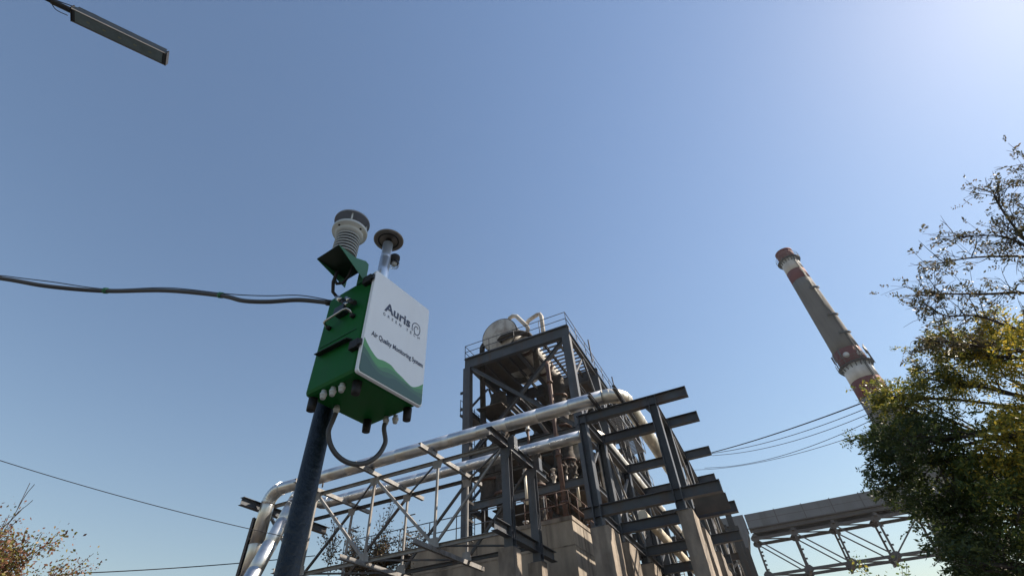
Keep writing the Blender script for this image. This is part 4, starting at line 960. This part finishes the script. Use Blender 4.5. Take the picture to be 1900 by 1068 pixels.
# --- big locust tree at the right; trunk just outside the frame
t1 = thing('locust_tree', 'large yellowing locust tree with dark limbs and a sparse top at the right edge', 'tree')
TB = Vector((5.2, 7.5, 0)); mbt = MB()
lead = [TB, TB + Vector((-.05, 0, 1.3)), TB + Vector((-.1, .05, 2.5)), TB + Vector((-.15, 0, 3.6)), TB + Vector((-.2, -.2, 4.6)), TB + Vector((-.15, -.4, 5.5))]
mbt.tube(lead, [.24, .19, .17, .13, .09, .06], 14)
rs = random.Random(5)
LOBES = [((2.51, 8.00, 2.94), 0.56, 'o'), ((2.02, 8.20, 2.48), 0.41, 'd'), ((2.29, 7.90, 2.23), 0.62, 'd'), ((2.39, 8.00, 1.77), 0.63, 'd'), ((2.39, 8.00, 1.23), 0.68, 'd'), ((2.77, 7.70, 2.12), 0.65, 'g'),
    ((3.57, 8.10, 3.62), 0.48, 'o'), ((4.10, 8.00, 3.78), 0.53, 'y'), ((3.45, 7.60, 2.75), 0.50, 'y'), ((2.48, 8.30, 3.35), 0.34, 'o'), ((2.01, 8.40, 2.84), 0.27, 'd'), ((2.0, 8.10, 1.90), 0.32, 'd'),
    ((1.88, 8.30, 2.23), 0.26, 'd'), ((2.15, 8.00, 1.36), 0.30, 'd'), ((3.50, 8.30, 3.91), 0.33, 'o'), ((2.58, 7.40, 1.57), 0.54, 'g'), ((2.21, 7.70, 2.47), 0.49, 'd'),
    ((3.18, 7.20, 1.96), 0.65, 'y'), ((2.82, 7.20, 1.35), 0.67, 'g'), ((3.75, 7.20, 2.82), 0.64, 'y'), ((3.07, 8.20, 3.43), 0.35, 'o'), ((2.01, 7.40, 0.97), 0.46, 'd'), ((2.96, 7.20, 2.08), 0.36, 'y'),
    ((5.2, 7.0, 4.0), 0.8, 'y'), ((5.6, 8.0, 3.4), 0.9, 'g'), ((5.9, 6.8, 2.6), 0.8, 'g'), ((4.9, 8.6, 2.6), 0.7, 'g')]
cl = {'d': [], 'g': [], 'o': [], 'y': []}
for (c3, r_, kind) in LOBES:
    c3 = Vector((c3[0], c3[1], c3[2] + H))
    st = lead[2].lerp(lead[4], rs.random() * .7) - ZZ * max(0, (3.6 - c3.z) * .45)
    ctl = st.lerp(c3, .35) + Vector((rs.uniform(-.2, .2), rs.uniform(-.35, .35), rs.uniform(-.1, .4))); ct2 = st.lerp(c3, .7) + Vector((rs.uniform(-.15, .15), rs.uniform(-.25, .25), rs.uniform(-.3, .2)))
    path = spline([st, ctl, ct2, c3], 4); n_ = len(path)
    mbt.tube(path, [.040 * (1 - .75 * i / n_) for i in range(n_)], 7, False)
    for k in range(int(4 + 15 * r_)):
        v_ = Vector((rs.gauss(0, 1), rs.gauss(0, 1), rs.gauss(0, 1))).normalized() * (r_ * .78 * rs.uniform(.3, 1.0) ** .6)
        q = c3 + v_; m_ = c3.lerp(q, .5) + Vector((rs.gauss(0, .05), rs.gauss(0, .05), rs.gauss(0, .05)))
        mbt.tube([path[-2 - rs.randint(0, 2)], m_, q, q + v_ * .25 + Vector((0, 0, -.03))], [.016, .01, .006, .003], 4, False)
        sg = rs.uniform(.06, .13)
        for j in range(rs.randint(5, 12)):
            cl[kind].append((tuple(q + Vector((rs.gauss(0, sg), rs.gauss(0, sg), rs.gauss(-.02, sg * .8)))), tuple(v_.normalized())))
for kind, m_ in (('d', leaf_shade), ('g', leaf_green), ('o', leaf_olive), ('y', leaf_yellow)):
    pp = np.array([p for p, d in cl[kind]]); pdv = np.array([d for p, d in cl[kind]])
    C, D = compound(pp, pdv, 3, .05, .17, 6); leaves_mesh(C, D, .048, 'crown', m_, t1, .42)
# sparse upper limbs
LIMBS = [[(4.64, 7.20, 3.81), (4.49, 7.20, 4.39), (4.21, 7.20, 4.63), (3.86, 7.20, 4.81), (3.50, 7.20, 4.91)],
    [(4.52, 7.30, 3.31), (4.23, 7.30, 3.94), (3.78, 7.30, 4.20), (3.38, 7.30, 4.43), (3.24, 7.30, 4.55)],
    [(4.74, 7.00, 3.97), (4.66, 7.00, 4.53), (4.80, 7.00, 5.03), (5.00, 7.00, 5.55), (5.15, 7.00, 5.70)],
    [(4.74, 7.00, 3.97), (4.47, 7.00, 4.42), (4.51, 7.00, 4.97), (4.60, 7.00, 5.45), (4.64, 7.00, 5.63)],
    [(4.55, 7.40, 3.03), (3.89, 7.40, 3.55), (3.59, 7.40, 3.96), (3.30, 7.40, 4.13), (3.17, 7.40, 4.34)],
    [(4.58, 7.50, 2.80), (3.76, 7.50, 3.32), (3.43, 7.50, 3.57), (3.18, 7.50, 3.79), (2.88, 7.50, 3.97)],
    [(4.64, 6.90, 3.65), (4.39, 6.90, 4.06), (4.33, 6.90, 4.51), (4.20, 6.90, 4.81), (3.86, 6.90, 5.01)],
    [(4.91, 6.80, 4.30), (4.92, 6.80, 4.73), (5.08, 6.80, 5.24), (5.19, 6.80, 5.56), (5.21, 6.80, 5.72)]]
tips = []
for lb_ in LIMBS:
    path = spline([Vector((x + .03 + .01 * i_, y, Z(z - .08 - .05 * i_))) for i_, (x, y, z) in enumerate(lb_)], 5); n_ = len(path)
    mbt.tube(path, [.024 * (1 - .8 * i / n_) for i in range(n_)], 6, False)
    for i in range(5, n_):
        for j in range(2):
            if rs.random() < .15: continue
            d = (path[min(i + 1, n_ - 1)] - path[i - 1]).normalized()
            nd = (d * .7 + Vector((rs.gauss(0, .6), rs.gauss(0, .6), rs.gauss(.15, .5)))).normalized(); Ln = rs.uniform(.18, .5)
            p = path[i].copy(); pts = [p.copy()]
            for q in range(5):
                nd = (nd + Vector((rs.gauss(0, .18), rs.gauss(0, .18), rs.gauss(.02, .18)))).normalized(); p = p + nd * Ln / 5; pts.append(p.copy())
                if rs.random() < .42: tips.append((tuple(p), tuple(nd)))
            mbt.tube(pts, [.007, .006, .005, .004, .003, .002], 4, False)
            for q in range(2):
                b_ = pts[rs.randint(1, 4)]; e_ = b_ + (nd + Vector((rs.gauss(0, .7), rs.gauss(0, .7), rs.gauss(0, .6)))).normalized() * rs.uniform(.12, .35)
                mbt.tube([b_, b_.lerp(e_, .5) + Vector((0, 0, .02)), e_], [.0035, .003, .002], 3, False)
                if rs.random() < .55: tips.append((tuple(e_), tuple(nd)))
mbt.build('trunk', bark, t1)
pp = np.array([p for p, d in tips]); pdv = np.array([d for p, d in tips])
C, D = compound(pp, pdv, 1, .042, .15, 6, .35); leaves_mesh(C, D, .042, 'crown', leaf_dark, t1)

# --- unseen tree added outside the frame on the right to shade the cabinet
t2 = thing('shade_tree', 'unseen dense tree added to the right of the view to shade the cabinet', 'tree')
mbt = MB(); T2 = Vector((19.3, 15.0, 0)); mbt.tube([T2, T2 + ZZ * 14, T2 + ZZ * 26], [.3, .22, .1], 12); mbt.build('trunk', bark, t2)
n = 22000
v = rng.normal(size=(n, 3)); v /= np.linalg.norm(v, axis=1)[:, None]; v *= (rng.uniform(size=(n, 1)) ** .4)
c = np.array([19.3, 15.0, 26.4]) + v * np.array([1.9, 1.9, 3.8])
leaves_mesh(c, rng.normal(size=(n, 3)), .2, 'crown', leaf_green, t2, .7)

# --- shrubby tree at the far left
t3 = thing('russet_shrub', 'russet and yellow-green shrub with bare twigs at the lower left corner', 'shrub')
mbt = MB(); rs = random.Random(12); out = []
for k in range(14):
    b0 = Vector((-14.6 + rs.uniform(-1.8, .4), 4.45 + rs.uniform(-1.5, .9), 0))
    grow(mbt, b0, Vector((rs.uniform(-.15, .55), rs.uniform(-.1, .4), 1)), rs.uniform(2.65, 3.25), .055, 3, rs, out, .33, .12, 4, (2, 3), .5, .006, .12, (.12, .05, 0))
mbt.build('branches', twigm, t3)
pts_ = np.array([p for p, d, q in out]); drs = np.array([d for p, d, q in out])
k_ = (rng.uniform(size=len(pts_)) < np.clip((5.3 - pts_[:, 2]) / 1.3, .02, 1)) & (rng.uniform(size=len(pts_)) < min(1, 6000 / len(pts_)))
C = np.repeat(pts_[k_], 30, 0); C = C + rng.normal(size=C.shape) * .13
leaves_mesh(C, rng.normal(size=C.shape), .06, 'crown', leaf_red, t3, .6)

# --- thin tree behind the truss
t4 = thing('thin_tree', 'thin half-bare tree with brown leaves seen through the truss', 'tree')
mbt = MB(); rs = random.Random(31); out = []
for k in range(10):
    b0 = Vector((-17.6 + rs.uniform(-2.0, 2.2), 21.6 + rs.uniform(-.8, .8), 0))
    grow(mbt, b0, Vector((rs.uniform(-.15, .2), 0, 1)), rs.uniform(4.6, 5.8), .10, 3, rs, out, .36, .18, 5, (2, 3), .52, .012, .1)
mbt.build('branches', twigm, t4)
pts_ = np.array([p for p, d, q in out])
k_ = rng.uniform(size=len(pts_)) < np.clip((10.4 - pts_[:, 2]) / 3.5, .08, .9)
C = np.repeat(pts_[k_], 14, 0); C = C + rng.normal(size=C.shape) * .18
leaves_mesh(C, rng.normal(size=C.shape), .12, 'crown', leaf_brown, t4, .55)

# --- small distant tree under the conveyor
t5 = thing('distant_tree', 'small olive tree top showing below the conveyor truss', 'tree')
mbt = MB(); rs = random.Random(44); out = []
grow(mbt, (6.4, 40, 0), (0, 0, 1), 4.2, .16, 3, rs, out, .5, .12, 5, (3, 4), .56, .012, .1)
mbt.build('trunk', bark, t5)
pts_ = np.array([p for p, d, q in out]); C = np.repeat(pts_, 3, 0); C = C + rng.normal(size=C.shape) * .2
leaves_mesh(C, rng.normal(size=C.shape), .2, 'crown', leaf_green, t5, .6)

# ================================================================== LOW BUILDING AT THE LEFT
lb = thing('low_building', 'low building roof corner with white edge behind the left shrub', 'building')
MB().box(-34, -19.2, 10.5, 20, 0, Z(3.7)).build('wall', concrete2, lb)
MB().prism((-36, 9.9, Z(4.0)), (-18.9, 9.9, Z(4.0)), rprof(.08, .2)).build('fascia', roofw, lb)
MB().box(-36, -18.95, 9.95, 20.4, Z(3.9), Z(4.05)).build('roof', brownplate, lb)
mb = MB().add([(-22.0, 9.8, Z(4.06)), (-21.0, 9.8, Z(4.06)), (-21.1, 9.8, Z(4.6)), (-22.0, 10.0, Z(4.06)), (-21.0, 10.0, Z(4.06)), (-21.1, 10.0, Z(4.6))], [(0, 1, 2), (5, 4, 3), (0, 3, 4, 1), (1, 4, 5, 2), (2, 5, 3, 0)])
mb.build('gable', roofw, lb)

# ================================================================== HAZE
hz = MB().box(-60, 60, -12, 112, -1.0, 92).build('haze', steel)
hz['kind'] = 'stuff'
hm = bpy.data.materials.new('thin_haze'); hm.use_nodes = True
hm.node_tree.nodes.remove(hm.node_tree.nodes['Principled BSDF'])
pv = hm.node_tree.nodes.new('ShaderNodeVolumePrincipled'); pv.inputs['Color'].default_value = (0.7, 0.85, 1, 1); pv.inputs['Density'].default_value = 0.00018; pv.inputs['Anisotropy'].default_value = 0.3
hm.node_tree.links.new(pv.outputs[0], hm.node_tree.nodes['Material Output'].inputs['Volume'])
hz.data.materials.clear(); hz.data.materials.append(hm)
